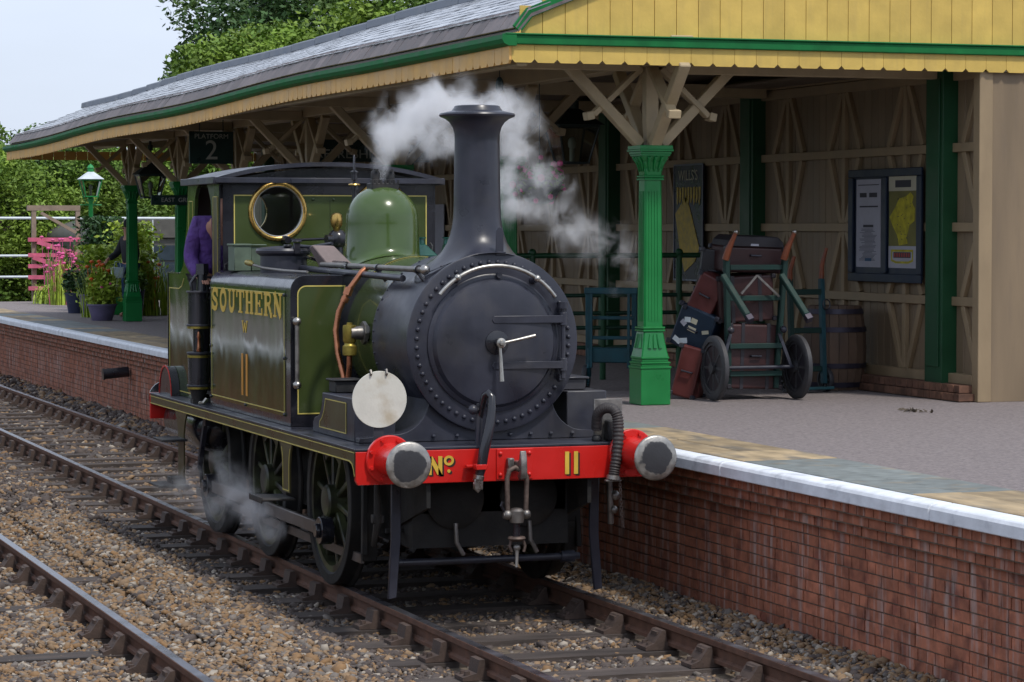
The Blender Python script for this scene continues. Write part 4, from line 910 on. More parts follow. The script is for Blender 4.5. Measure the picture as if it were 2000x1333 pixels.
# guard irons, brake gear and cross bars
for s in (-1, 1):
    xo = -.73 if s < 0 else .72
    g_ = MB(); g_.prism([(xo-.018*1, 1.0), (xo+.05, 1.0), (xo+.045, .45), (xo+.045+s*.03, .06), (xo-.015+s*.03, .05), (xo-.022, .45)], 'y', .80, .83); P('guard_iron', g_, 'black_satin', bevel=.004)
P('brake_cross_bar', MB().cyl((-.70, 1.02, .270), (.70, 1.02, .270), .026, .026, 14).cyl((.56, 1.02, .27), (.66, 1.02, .27), .042, .042, 14), 'black_satin')
for x in (-.27, .27):
    P('cylinder_cover', MB().lathe([(.21, .895), (.21, .87), (.19, .86), (.06, .855), (0, .853)], (x, 0, .72), 'y', 32), 'frame_dirt')
    P('cylinder_drain', MB().tube([(x, .86, .55), (x, .84, .42), (x+.05, .84, .33)], .016, 8), 'steel_dull')
P('frame_stretcher', MB().box(-.70, .70, 1.1, 1.13, .47, .50).box(-.55, .55, .9, .92, .62, .86), 'frame_dirt')
for s in (-1, 1):
    hg = P('brake_hanger', MB().bar((s*.78, 1.35, 1.05), (s*.80, 1.30, .30), .04, .05), 'frame_dirt', bevel=.006)
    P('brake_block', MB().prism([(1.40, .85), (1.36, .55), (1.40, .25), (1.33, .25), (1.29, .55), (1.33, .85)], 'x', min(s*.70, s*.80), max(s*.70, s*.80)), 'frame_dirt', hg, bevel=.006)
P('steam_cock', MB().tube([(-.86, .75, 1.0), (-.87, .75, .80), (-.86, .76, .60), (-.88, .8, .42)], [.022, .022, .03, .018], 10).box(-.90, -.83, .72, .78, .86, .92).box(-.90, -.82, .74, .80, .58, .64), 'frame_dirt', bevel=.006)
P('drain_fitting', MB().tube([(.80, .75, 1.0), (.82, .74, .80), (.83, .74, .62), (.84, .76, .52)], .022, 10).sphere((.86, .73, .72), .035, 12).sphere((.85, .73, .62), .03, 12), 'steel_dull')
# wheels
def wheel(yc, s):
    w_ = MB(); xo, xi = s*.7175, s*.845
    t_ = thingless = None
    tyre = MB(); prf = [(.51, .715), (.625, .715), (.635, .722), (.635, .738), (.612, .752), (.606, .845), (.60, .850), (.53, .850), (.525, .84), (.51, .83)]
    tyre.lathe([(r_, s*h_) for r_, h_ in prf]+[(.51, s*.715)], (0, yc, .61), 'x', 64)
    ty = P('wheel', tyre, 'frame_dirt', smooth=35)
    rim = MB(); rim.lathe([(.47, s*.73), (.515, s*.73), (.515, s*.835), (.47, s*.835), (.47, s*.73)], (0, yc, .61), 'x', 64)
    P('rim', rim, 'wheel_green', ty, smooth=35)
    sp = MB(); sp.lathe([(.0, s*.70), (.12, s*.71), (.12, s*.86), (.105, s*.875), (.07, s*.88), (0, s*.88)], (0, yc, .61), 'x', 32); P('hub', sp, 'wheel_green', ty, smooth=35)
    ms = MB()
    for i in range(10):
        a = 2*PI*(i+.3)/10; p0 = (s*.785, yc+.10*math.cos(a), .61+.10*math.sin(a)); p1 = (s*.775, yc+.48*math.cos(a), .61+.48*math.sin(a)); ms.bar(p0, p1, .040, .062, up=(1, 0, 0))
    P('spokes', ms, 'wheel_green', ty, smooth=0, bevel=.008)
    bw = MB(); ar = [(yc+r_*math.cos(R(a)), .61+r_*math.sin(R(a))) for r_, rng in ((.478, range(55, 131, 8)), (.33, range(130, 54, -8))) for a in rng]
    bw.prism(ar, 'x', s*.76, s*.82); P('balance_weight', bw, 'wheel_green', ty, smooth=0)
for yc in (2.07, 3.90, 5.73):
    for s in (-1, 1): wheel(yc, s)
    P('axle', MB().cyl((-.72, yc, .61), (.72, yc, .61), .08, .08, 20), 'frame_dirt')
for s in (-1, 1):
    cr = MB(); cp_ = [(2.07-.12, .61-.20), (3.90-.12, .61-.20), (5.73-.12, .61-.20)]
    for (ya, za), (yb, zb) in zip(cp_[:-1], cp_[1:]): cr.box(s*.905-.018, s*.905+.018, ya+.05, yb-.05, za-.048, za+.048)
    rd = P('coupling_rod', cr, 'rod_steel', bevel=.006)
    for ya, za in cp_:
        P('crank_boss', MB().cyl((s*.86, ya, za), (s*.955, ya, za), .10, .10, 24).cyl((s*.955, ya, za), (s*.985, ya, za), .055, .05, 18), 'black_gloss', rd, bevel=.005)
    P('brake_rod', MB().box(s*.80-.012, s*.80+.012, 1.35, 6.6, .235, .30), 'rod_steel')
# splash / wheel cut panels and springs behind the steps
sg = MB()
for yc in (2.07, 3.90, 5.73):
    for s in (-1, 1):
        for k in range(5): sg.box(s*.66-.04, s*.66+.04, yc-.40+.06*k, yc+.40-.06*k, .90-.02*k, .917-.02*k)
P('leaf_spring', sg, 'frame_dirt', kind='stuff')
# steps: front one (single) and rear (two treads)
h_ = MB(); h_.prism([(2.50, 1.02), (2.16, 1.02), (2.20, .95), (2.225, .86), (2.225, .66), (2.43, .66), (2.43, .86), (2.455, .95)], 'x', -1.098, -1.086)
stp = P('step_hanger', h_, 'valance_olive'); P('step_lining', MB().strip([(2.45, .985), (2.422, .92), (2.415, .86), (2.415, .675), (2.24, .675), (2.24, .86), (2.232, .92), (2.205, .985)], .007, 'x', -1.101, -1.0985), 'line_yellow', stp, smooth=0)
P('step_tread', MB().box(-1.33, -1.08, 2.12, 2.50, .615, .632).box(-1.335, -1.325, 2.12, 2.50, .60, .645), 'black_soot', stp, bevel=.004)
h_ = MB(); h_.prism([(6.14, 1.02), (5.68, 1.02), (5.75, .95), (5.80, .84), (5.80, .40), (6.02, .40), (6.02, .84), (6.07, .95)], 'x', -1.098, -1.086)
stp = P('step_hanger', h_, 'valance_olive'); P('step_tread', MB().box(-1.30, -1.08, 5.72, 6.10, .78, .80), 'black_soot', stp, bevel=.004); P('step_tread', MB().box(-1.34, -1.08, 5.66, 6.10, .395, .415).box(-1.20, -1.08, 5.8, 6.0, .415, .47), 'black_soot', stp, bevel=.004)
P('brake_strut', MB().bar((-.98, 5.45, 1.02), (-.98, 5.72, .55), .035, .05).box(-1.0, -.96, 5.4, 5.5, .93, 1.0), 'black_satin')
P('air_reservoir', MB().lathe([(.02, 5.55), (.14, 5.58), (.20, 5.66), (.215, 5.76), (.215, 7.0), (.15, 7.08), (.02, 7.1)], (-.80, 0, .885), 'y', 40), 'black_gloss', smooth=40)
# ---- cab
CYF = 5.15
def porthole_sheet(y0, y1, x0, x1, z0, z1, holes, mat, name):
    """sheet across x with round openings; every hole gets its own rectangle of the sheet"""
    m = MB(); xs = [x0]+[(a[0]+b[0])/2 for a, b in zip(holes[:-1], holes[1:])]+[x1]
    for k, (hx, hz, r_) in enumerate(holes):
        a0, a1 = xs[k], xs[k+1]; N_ = 64; inn = []; out = []
        angs = sorted([2*PI*i/N_ for i in range(N_)]+[math.atan2(cz-hz, cx-hx) % (2*PI) for cx in (a0, a1) for cz in (z0, z1)])
        for a in angs:
            c_, s__ = math.cos(a), math.sin(a); tx = ((a1-hx)/c_ if c_ > 1e-9 else (a0-hx)/c_ if c_ < -1e-9 else 1e9); tz = ((z1-hz)/s__ if s__ > 1e-9 else (z0-hz)/s__ if s__ < -1e-9 else 1e9); t_ = min(tx, tz)
            inn.append((hx+r_*c_, hz+r_*s__)); out.append((hx+t_*c_, hz+t_*s__))
        n_ = len(angs); vs = [(p[0], yy, p[1]) for yy in (y0, y1) for pl in (inn, out) for p in pl]
        fs = []
        for i in range(n_):
            j = (i+1) % n_; fs += [(i, j, n_+j, n_+i), (2*n_+i, 3*n_+i, 3*n_+j, 2*n_+j), (i, 2*n_+i, 2*n_+j, j), (n_+i, n_+j, 3*n_+j, 3*n_+i)]
        m.add(vs, fs)
    return P(name, m, mat, smooth=30)
HX = .435; HZ = 2.73
cf = porthole_sheet(CYF, CYF+.012, -.90, .93, 2.0, 2.945, [(-HX, HZ, .222), (HX+.03, HZ, .222)], 'black_gloss', 'cab_front')
cb = porthole_sheet(6.22, 6.232, -.90, .93, 2.0, 2.945, [(-HX, HZ, .19), (HX+.03, HZ, .19)], 'cab_brown', 'cab_back')
P('cab_front_lower', MB().box(-.90, .93, CYF, CYF+.012, 1.117, 1.997), 'black_gloss', smooth=0)
# arch over the front and back sheets
def arch(y0, y1, xw=.97, zb=2.947, top=.135, name='cab_arch', mat='black_gloss'):
    pts = [(-.93, zb)]+[(xw*(-1+2*i/24), 2.955+top*(1-(-1+2*i/24)**2)) for i in range(1, 24)]+[(.95, zb)]
    P(name, MB().prism(pts, 'y', y0, y1), mat, smooth=0)
arch(CYF-.004, CYF+.016); arch(6.215, 6.236, mat='cab_brown')
# green panel with yellow line on the cab front, cut round the portholes
for (a0, a1, hx) in ((-.805, .015, -HX), (.019, .862, HX+.03)):
    m = MB(); N_ = 64; z0, z1 = 2.30, 2.862; inn = []; out = []
    angs = sorted([2*PI*i/N_ for i in range(N_)]+[math.atan2(cz-HZ, cx-hx) % (2*PI) for cx in (a0, a1) for cz in (z0, z1)])
    for a in angs:
        c_, s__ = math.cos(a), math.sin(a); tx = ((a1-hx)/c_ if c_ > 1e-9 else (a0-hx)/c_ if c_ < -1e-9 else 1e9); tz = ((z1-HZ)/s__ if s__ > 1e-9 else (z0-HZ)/s__ if s__ < -1e-9 else 1e9); t_ = min(tx, tz)
        rr_ = .24; 
        inn.append((hx+min(rr_, t_)*c_, HZ+min(rr_, t_)*s__)); out.append((hx+t_*c_, HZ+t_*s__))
    n_ = len(angs); m.add([(p[0], CYF-.003, p[1]) for p in inn]+[(p[0], CYF-.003, p[1]) for p in out], [(i, (i+1) % n_, n_+(i+1) % n_, n_+i) for i in range(n_)])
    P('cab_panel', m, 'loco_green', cf, smooth=0)
ll = MB(); 
ll.box(-.809, -.800, CYF-.0055, CYF-.0035, 2.30, 2.866)
for a, b in ((-.80, -.62), (-.25, .857)): ll.box(a, b, CYF-.0055, CYF-.0035, 2.857, 2.866)
ll.box(.857, .866, CYF-.0055, CYF-.0035, 2.30, 2.866); P('cab_lining', ll, 'line_yellow', cf, smooth=0)
for hx in (-HX, HX+.03):
    rg = MB(); rg.lathe([(.250, 0), (.252, -.008), (.245, -.020), (.232, -.026), (.216, -.022), (.208, -.012), (.206, .004), (.250, 0)], (hx, CYF-.002, HZ), 'y', 72); rn = P('porthole_rim', rg, 'brass', cf, smooth=60)
    P('porthole_glass', MB().lathe([(.207, 0), (.207, .004)], (hx, CYF+.002, HZ), 'y', 48), 'glass', rn)
    P('porthole_seal', MB().lathe([(.212, -.018), (.212, -.024), (.204, -.022), (.204, .002), (.212, -.018)], (hx, CYF-.002, HZ), 'y', 64), 'steel_bright', rn)
    P('porthole_rim', MB().lathe([(.21, 0), (.21, .02), (.18, .02), (.18, 0), (.21, 0)], (hx, 6.235, HZ), 'y', 40), 'brass', cb)
bo = MB()
for x in (-.13, .05, .62): bo.sphere((x, CYF-.006, 2.83), .014, 8)
P('cab_rivets', bo, 'loco_green', cf, kind='stuff')
# roof: shallow arch with a gutter rim
rf = MB(); N_ = 28; prof = [(-1+2*i/N_) for i in range(N_+1)]
def rz(u): return 3.005+.135*(1-abs(u)**2.2)
vs = [(u*.985, yy, rz(u)-t_) for yy in (5.06, 6.30) for t_ in (0, .035) for u in prof]; k_ = N_+1
fs = []
for i in range(N_): fs += [(i, i+1, 2*k_+i+1, 2*k_+i), (k_+i, 3*k_+i, 3*k_+i+1, k_+i+1), (i, k_+i, k_+i+1, i+1), (2*k_+i, 2*k_+i+1, 3*k_+i+1, 3*k_+i)]
fs += [(0, 2*k_, 3*k_, k_), (N_, k_+N_, 3*k_+N_, 2*k_+N_)]
rf.add(vs, fs); crf = P('cab_roof', rf, 'black_satin', smooth=30)
P('roof_gutter', MB().box(-.99, .985, 5.045, 5.075, 2.962, 3.008).box(-1.005, -.965, 5.05, 6.31, 2.955, 3.012).box(.965, 1.0, 5.05, 6.31, 2.955, 3.012), 'black_satin', crf, bevel=.004)
# cab sides: front post, rear post, low side sheet flowing into the bunker
for s in (-1, 1):
    x0, x1 = (-.932, -.920) if s < 0 else (.932, .944)
    P('cab_front_post', MB().prism([(CYF+.002, 2.0), (5.42, 2.0), (5.42, 2.55), (5.46, 2.82), (5.56, 2.93), (5.62, 2.96), (CYF+.002, 2.96)], 'x', x0, x1), 'black_gloss', smooth=0)
    P('post_panel', MB().box((-.935 if s < 0 else .945), (-.9325 if s < 0 else .9475), CYF+.05, 5.36, 2.15, 2.85), 'valance_olive', smooth=0)
    P('post_lining', MB().strip([(CYF+.05, 2.15), (CYF+.05, 2.85), (5.36, 2.85), (5.36, 2.15)], .006, 'x', (-.938 if s < 0 else .948), (-.9355 if s < 0 else .950), closed=True), 'line_yellow', smooth=0)
    P('cab_side', MB().prism([(CYF+.014, 1.117), (5.50, 1.117), (5.50, 1.30), (5.50, 1.998), (CYF+.014, 1.998)], 'x', x0, x1), 'loco_green', smooth=0)
    rp = [(5.86, 1.117), (7.08, 1.117), (7.08, 2.20), (6.62, 2.20)]+[(a, b) for a, b in arc(6.62, 2.42, .22, 270, 180, 6)][1:]+[(6.30, 2.62), (6.25, 2.96), (5.82, 2.96), (5.90, 2.93), (5.98, 2.84), (6.0, 2.70), (6.0, 2.0), (5.86, 1.9)]
    P('bunker_side', MB().prism(rp, 'x', x0-.02*(s < 0), x1+.02*(s > 0)-.02*0), 'side_green', smooth=0, bevel=.003)
    if s < 0:
        P('bunker_edge', MB().strip([(7.075, 1.12), (7.075, 2.195), (6.63, 2.195)], .012, 'x', x0-.026, x0-.0205), 'black_gloss', smooth=0)
        P('bunker_lining', MB().strip([(5.90, 1.16), (7.02, 1.16), (7.02, 2.06), (6.62, 2.06), (6.50, 2.085), (6.42, 2.15)], .008, 'x', x0-.0235, x0-.0205), 'line_yellow', smooth=0)
        P('post_lining', MB().strip([(6.06, 2.2), (6.06, 2.82), (6.20, 2.82), (6.23, 2.4)], .006, 'x', x0-.0235, x0-.0205), 'line_yellow', smooth=0)
P('bunker_back', MB().box(-.94, .94, 7.05, 7.08, 1.117, 2.19).box(-.92, .92, 6.24, 6.26, 1.117, 2.0).box(-.92, .92, 6.27, 7.04, 1.9, 1.95), 'loco_green', smooth=0)
P('coal', MB().sphere((0, 6.65, 1.95), .3, 10, (2.6, 1.1, .8)), 'black_soot', smooth=0)
P('cab_floor', MB().box(-.91, .92, 5.17, 6.2, 1.18, 1.21), 'frame_dirt', smooth=0)
P('backhead', MB().lathe([(.50, 5.165), (.50, 5.32), (.4, 5.34)], (0, 0, 1.9), 'y', 40), 'black_soot')
bc = MB().lathe([(.265, 6.85), (.27, 6.86), (.27, 7.05), (.265, 7.06)], (-.72, 0, 1.13), 'y', 40)
P('splasher', MB().prism(arc(6.85, 1.117, .25, 0, 180, 16), 'x', -1.03, -.955), 'black_gloss', smooth=30)
P('splasher_edge', MB().strip(arc(6.85, 1.117, .252, 0, 180, 16), .016, 'x', -1.036, -1.0305), 'beam_red')
# lamps resting on the far tank are a thing each (see below); Westinghouse-type air pump by the cab
ax, ay = -1.022, 5.55
pm = MB(); pm.lathe([(.085, 1.56), (.093, 1.565), (.093, 1.60), (.088, 1.60)], (ax, ay, 0), 'z', 32)
ap = P('air_pump', MB().lathe([(.088, 1.78), (.088, 2.045)], (ax, ay, 0), 'z', 36), 'black_gloss', smooth=35)
P('lower_cylinder', MB().lathe([(.090, 1.27), (.090, 1.53)], (ax, ay, 0), 'z', 36), 'black_gloss', ap, smooth=35)
pm = MB()
for z in (2.045, 1.765, 1.53, 1.255): P('pump_flange', MB().lathe([(.098, z), (.100, z+.004), (.100, z+.014), (.098, z+.018)], (ax, ay, 0), 'z', 36), 'black_satin', ap)
pm = MB()
for z, hh in ((1.745, .022), (1.50, .020), (1.235, .022)): P('pump_band', MB().lathe([(.0915, z), (.0935, z+.002), (.0935, z+hh), (.0915, z+hh+.002)], (ax, ay, 0), 'z', 36), 'brass_old', ap)
P('piston_rod', MB().cyl((ax, ay, 1.545), (ax, ay, 1.74), .046, .046, 20), 'black_gloss', ap)
P('pump_neck', MB().cyl((ax+.03, ay-.02, 2.06), (ax+.03, ay-.02, 2.20), .050, .042, 20).cyl((ax+.03, ay-.02, 2.20), (ax+.03, ay-.02, 2.29), .058, .055, 6).tube([(ax-.06, ay-.03, 2.06), (ax-.07, ay-.03, 2.13), (ax-.03, ay-.03, 2.19), (ax+.02, ay-.02, 2.18)], .014, 8), 'black_gloss', ap)
P('pump_gland', MB().lathe([(.018, 1.55), (.022, 1.56), (.014, 1.60), (.010, 1.66), (.018, 1.68), (.008, 1.72)], (ax-.01, ay-.06, 0), 'z', 14), 'copper', ap)
P('pump_foot', MB().cyl((ax, ay, 1.117), (ax, ay, 1.235), .05, .075, 18).box(ax-.06, ax+.1, ay-.05, ay+.05, 1.117, 1.15), 'black_soot', ap)
P('pump_drain', MB().tube([(-1.0, 5.35, 1.16), (-1.03, 5.33, 1.13), (-1.05, 5.38, 1.125)], .018, 8), 'steel_bright', ap)
# green oil lamps on the far tank top
def oil_lamp(x, y, label):
    t = thing('oil_lamp', label, 'lamp', (x, y, 2.242), local=True, group='oil lamps on the far tank')
    put('lamp_body', MB().box(-.085, .085, -.075, .075, .0, .115), 'lamp_green', t, bevel=.01, seg=2)
    put('lamp_hood', MB().add([(-.085, -.075, .116), (.085, -.075, .116), (.085, .075, .116), (-.085, .075, .116), (-.075, -.04, .215), (-.02, -.04, .215), (-.02, .04, .215), (-.075, .04, .215)], [(0, 1, 2, 3), (4, 7, 6, 5), (0, 4, 5, 1), (1, 5, 6, 2), (2, 6, 7, 3), (3, 7, 4, 0)]), 'lamp_green', t, bevel=.006)
    put('lamp_chimney', MB().cyl((-.048, 0, .216), (-.048, 0, .262), .032, .028, 16).cyl((-.048, 0, .262), (-.048, 0, .272), .042, .042, 16), 'lamp_green', t)
    put('lamp_handle', MB().tube([(.03, -.05, .15), (.035, -.055, .20), (.035, 0, .225), (.035, .055, .20), (.03, .05, .15)], .005, 6), 'steel_dull', t)
oil_lamp(.70, 4.62, 'green oil lamp on the far tank top, beside the dome'); oil_lamp(.905, 4.55, 'green oil lamp on the far tank top, nearer the chimney')
# ================================================================== THINGS ON AND ABOVE THE PLATFORM
# green pipe barrier across the platform
fb = thing('pipe_barrier', 'green tubular barrier across the platform behind the luggage barrows', 'barrier', (4.4, 10.2, PZ))
for z in (2.30, 1.875, 1.685, 1.53, 1.32): put('rail', MB().cyl((2.85, 10.2, z), (6.22, 10.2, z), .022 if z < 2.2 else .028, n=12), 'dark_green' if z < 2.2 else 'post_green', fb)
for x in (2.85, 3.62, 4.42, 5.3, 6.2): put('post', MB().cyl((x, 10.2, PZ), (x, 10.2, 2.31), .034, n=14).sphere((x, 10.2, 2.33), .045, 12), 'post_green', fb)
# noticeboard on the wall
nb = thing('noticeboard', 'navy double noticeboard with a map and white timetable on the timber wall', 'noticeboard', (6.33, 7.5, 2.06))
put('backboard', MB().box(6.325, 6.343, 6.76, 8.28, 2.09, 3.15), 'noticeboard_navy', nb, smooth=0)
for a in ((6.73, 8.31, 3.10, 3.18), (6.73, 8.31, 2.055, 2.14)): put('frame_rail', MB().box(6.295, 6.324, a[0], a[1], a[2], a[3]), 'noticeboard_navy', nb, smooth=0, bevel=.006)
for a in (6.73, 7.47, 8.21): put('frame_stile', MB().box(6.295, 6.324, a, a+.10, 2.145, 3.095), 'noticeboard_navy', nb, smooth=0, bevel=.006)
pl = put('timetable_sheet', MB().box(6.318, 6.322, 7.62, 8.16, 2.20, 3.08), 'paper_white', nb, smooth=0)
k = MB(); random.seed(3)
k.box(6.3155, 6.3175, 7.66, 8.12, 3.02, 3.028); k.box(6.3155, 6.3175, 7.93, 8.08, 2.90, 2.945); k.box(6.3155, 6.3175, 7.70, 7.87, 2.90, 2.945); k.box(6.3155, 6.3175, 7.68, 8.08, 2.80, 2.815); k.box(6.3155, 6.3175, 7.78, 8.0, 2.60, 2.625)
for i in range(26):
    z = 2.58-.0125*i; k.box(6.3155, 6.3175, 7.9-random.uniform(.08, .2), 7.9+random.uniform(.06, .2), z, z+.004)
put('print', k, 'ink', pl, smooth=0); put('blue_stamp', MB().box(6.3155, 6.3175, 7.82, 7.96, 2.26, 2.29), 'ink_blue', pl, smooth=0)
m2 = put('map_sheet', MB().box(6.318, 6.322, 6.86, 7.44, 2.20, 3.10), 'map_olive', nb, smooth=0)
put('map_title', MB().box(6.3155, 6.3175, 6.86, 7.44, 2.955, 3.10), 'paper_cream', m2, smooth=0); put('title_block', MB().box(6.313, 6.315, 6.97, 7.30, 2.99, 3.06), 'ink', m2, smooth=0)
pts = [(7.36, 2.62), (7.42, 2.70), (7.30, 2.80), (7.22, 2.88), (7.08, 2.90), (6.98, 2.94), (6.92, 2.90), (6.95, 2.84), (6.89, 2.78), (6.90, 2.66), (7.0, 2.62), (7.06, 2.50), (7.04, 2.44), (7.22, 2.42), (7.26, 2.52)]
put('map_land', MB().prism(pts, 'x', 6.3155, 6.3175), 'paper_yellow', m2, smooth=0)
k = MB()
for i in range(26):
    a, b = random.uniform(6.95, 7.28), random.uniform(2.46, 2.88); k.box(6.3135, 6.315, a, a+.010, b, b+.010)
put('map_towns', k, 'ink', m2, smooth=0)
put('advert_card', MB().box(6.3155, 6.3175, 6.86, 7.44, 2.20, 2.415), 'paper_white', m2, smooth=0)
k = MB(); k.strip([(6.93, 2.37), (7.37, 2.37), (7.37, 2.275), (7.28, 2.255), (7.02, 2.255), (6.93, 2.275)], .022, 'x', 6.3135, 6.315, closed=True); put('advert_frame', k, 'paper_yellow', m2, smooth=0)
put('advert_name', MB().box(6.3125, 6.315, 6.97, 7.33, 2.30, 2.355), 'ink', m2, smooth=0)
k = MB()
for i in range(7): k.box(6.311, 6.3123, 6.985+i*.05, 7.015+i*.05, 2.308, 2.347)
put('advert_letters', k, 'ink_red', m2, smooth=0)
for _o in [nb]: _o.location.y -= .17
# enamel advert on the wall, further left
ps = thing('wall_advert', 'tall dark blue tobacco advert with a slanting yellow pack on the timber wall', 'poster', (6.33, 12.35, 1.98))
put('panel', MB().box(6.318, 6.335, 11.93, 12.78, 1.99, 3.33), 'poster_navy', ps, smooth=0)
put('panel_edge', MB().strip([(11.93, 1.99), (12.78, 1.99), (12.78, 3.33), (11.93, 3.33)], .02, 'x', 6.31, 6.317, closed=True), 'lead', ps, smooth=0)
put('yellow_pack', MB().prism([(12.42, 2.96), (12.74, 2.76), (12.60, 2.35), (12.46, 2.08), (12.16, 2.20), (12.02, 2.36), (12.30, 2.82)], 'x', 6.312, 6.3165), 'poster_yellow', ps, smooth=0)
tmw = text_mesh("WILLS'S", .17, 'paper_cream', .001, sx=1.0); inst('advert_word', tmw, (6.312, 12.36, 3.20), ps, rot=(PI/2, 0, -PI/2))
k = MB()
for i in range(9):
    a = 12.70-i*.082; k.prism([(a, 3.07), (a-.052, 3.07-.01*(i % 2)), (a-.052, 2.90+.03*(i % 3)), (a-.02, 2.86+.02*(i % 2)), (a, 2.90)], 'x', 6.312, 6.316)
put('advert_letters', k, 'poster_yellow', ps, smooth=0)
ps2 = thing('wall_advert', 'small yellow and grey notice on the timber wall seen past the cab edge', 'poster', (6.33, 22.2, 2.0)); put('sheet', MB().box(6.325, 6.335, 21.7, 22.3, 2.0, 2.95), 'paper_white', ps2, smooth=0); put('yellow_strip', MB().box(6.318, 6.323, 22.35, 22.85, 2.0, 2.9), 'poster_yellow', ps2, smooth=0)
# ---- hanging signs
s1 = thing('platform_sign', 'dark hanging sign reading PLATFORM 2 under the canopy eave', 'sign', (2.87, 22, 3.53))
put('board', MB().box(2.545, 3.20, 21.98, 22.02, 3.53, 4.0), 'sign_dark', s1, smooth=0, bevel=.008)
for x in (2.70, 3.05): put('hanger', MB().cyl((x, 22, 4.0), (x, 22, 4.18), .008, n=8), 'lantern_dark', s1)
inst('sign_word', text_mesh('PLATFORM', .098, 'sign_white', .002, 1.05), (2.872, 21.975, 3.925), s1, rot=(PI/2, 0, 0)); inst('sign_digit', text_mesh('2', .40, 'sign_white', .002, 1.0), (2.872, 21.975, 3.715), s1, rot=(PI/2, 0, 0))
s2 = thing('destination_sign', 'dark green board lettered EAST GRINSTEAD fixed to a canopy column', 'sign', (3.36, 26.05, 2.97))
put('board', MB().box(2.82, 3.90, 26.03, 26.06, 2.965, 3.125), 'sign_dark', s2, smooth=0, bevel=.006)
inst('sign_words', text_mesh('EAST  GRINSTEAD', .098, 'sign_white', .002, 1.02), (3.385, 26.025, 3.045), s2, rot=(PI/2, 0, 0))
s3 = thing('refreshment_sign', 'long dark board lettered REFRESHMENTS hanging behind the cab roof', 'sign', (4.3, 19.0, 3.48))
put('board', MB().box(3.42, 5.25, 18.98, 19.02, 3.50, 3.80), 'sign_dark', s3, smooth=0, bevel=.008)
for x in (3.7, 5.0): put('hanger', MB().cyl((x, 19, 3.8), (x, 19, 4.2), .01, n=8), 'lantern_dark', s3)
inst('sign_words', text_mesh('REFRESHMENTS', .17, 'sign_white', .002, 1.15), (4.30, 18.975, 3.60), s3, rot=(PI/2, 0, 0))
# ---- lanterns
def lantern(loc, label, z_hang=None, post=None, body='lantern_dark', s=1.0, roofm=None):
    t = thing('platform_lantern', label, 'lantern', loc, local=True, group=None)
    a, b, hh = .145*s, .24*s, .42*s
    fr_ = MB()
    for (x, y) in ((1, 1), (1, -1), (-1, -1), (-1, 1)): fr_.bar((x*a, y*a, 0), (x*b, y*b, hh), .020, .020)
    for (r_, z) in ((a, .01), (b, hh)):
        for (p, q) in (((-1, -1), (1, -1)), ((1, -1), (1, 1)), ((1, 1), (-1, 1)), ((-1, 1), (-1, -1))): fr_.bar((p[0]*r_, p[1]*r_, z), (q[0]*r_, q[1]*r_, z), .024, .024)
    put('frame', fr_, body, t, smooth=0)
    for (p, q) in (((-1, -1), (1, -1)), ((1, -1), (1, 1)), ((1, 1), (-1, 1)), ((-1, 1), (-1, -1))):
        put('pane', MB().add([(p[0]*a, p[1]*a, .015), (q[0]*a, q[1]*a, .015), (q[0]*b, q[1]*b, hh-.01), (p[0]*b, p[1]*b, hh-.01)], [(0, 1, 2, 3)]), 'glass_dusty', t, smooth=0)
    R0, R1 = b*1.22, .07*s
    put('lantern_roof', MB().add([(x*R0, y*R0, hh+.012) for x, y in ((-1, -1), (1, -1), (1, 1), (-1, 1))]+[(x*R1, y*R1, hh+.20*s) for x, y in ((-1, -1), (1, -1), (1, 1), (-1, 1))], [(3, 2, 1, 0), (4, 5, 6, 7), (0, 1, 5, 4), (1, 2, 6, 5), (2, 3, 7, 6), (3, 0, 4, 7)]), roofm or body, t, smooth=0, bevel=.006)
    put('vent_cap', MB().lathe([(.075*s, hh+.20*s), (.075*s, hh+.29*s), (.09*s, hh+.30*s), (.05*s, hh+.36*s), (.02*s, hh+.38*s), (0, hh+.40*s)], (0, 0, 0), 'z', 16), body, t)
    put('lamp_bulb', MB().sphere((0, 0, hh*.55), .05*s, 12, (1, 1, 1.5)).cyl((0, 0, .02), (0, 0, hh*.4), .03*s, n=10), 'lantern_glass', t)
    if z_hang: put('drop_rod', MB().cyl((0, 0, hh+.36*s), (0, 0, z_hang), .022, n=10).cyl((0, 0, hh+.45*s), (0, 0, hh+.55*s), .045, n=12), body, t)
    if post:
        put('lamp_post', MB().lathe([(.10, -post), (.10, -post+.25), (.07, -post+.3), (.055, -post+.9), (.045, -.1), (.07, -.06), (.05, 0)], (0, 0, 0), 'z', 20), body, t)
        put('ladder_bar', MB().cyl((-.22, 0, -.16), (.22, 0, -.16), .012, n=8).tube([(-.16, 0, .02), (-.10, 0, -.12), (0, 0, -.18), (.10, 0, -.12), (.16, 0, .02)], .010, 6), body, t)
    return t
lantern((4.74, 12.0, 3.32), 'large dark hanging lantern just left of the near column, beside the steam', z_hang=.95)
lantern((3.30, 28.4, 3.10), 'dark hanging lantern between the two far canopy columns', z_hang=1.05, s=.92)
lantern((4.06, 38.0, 3.23), 'bright green platform lamp post with a white topped lantern, far left', post=2.25, body='green_plastic', s=.82, roofm='rail_white')
bl = thing('loudspeaker', 'small dark pear shaped loudspeaker hanging under the canopy corner', 'loudspeaker', (2.02, 6.6, 3.79), local=True)
put('body', MB().sphere((0, 0, .10), .038, 16, (1, 1, 2.1)), 'lantern_dark', bl); put('cord', MB().cyl((0, 0, .17), (0, 0, .30), .004, n=6), 'lantern_dark', bl)
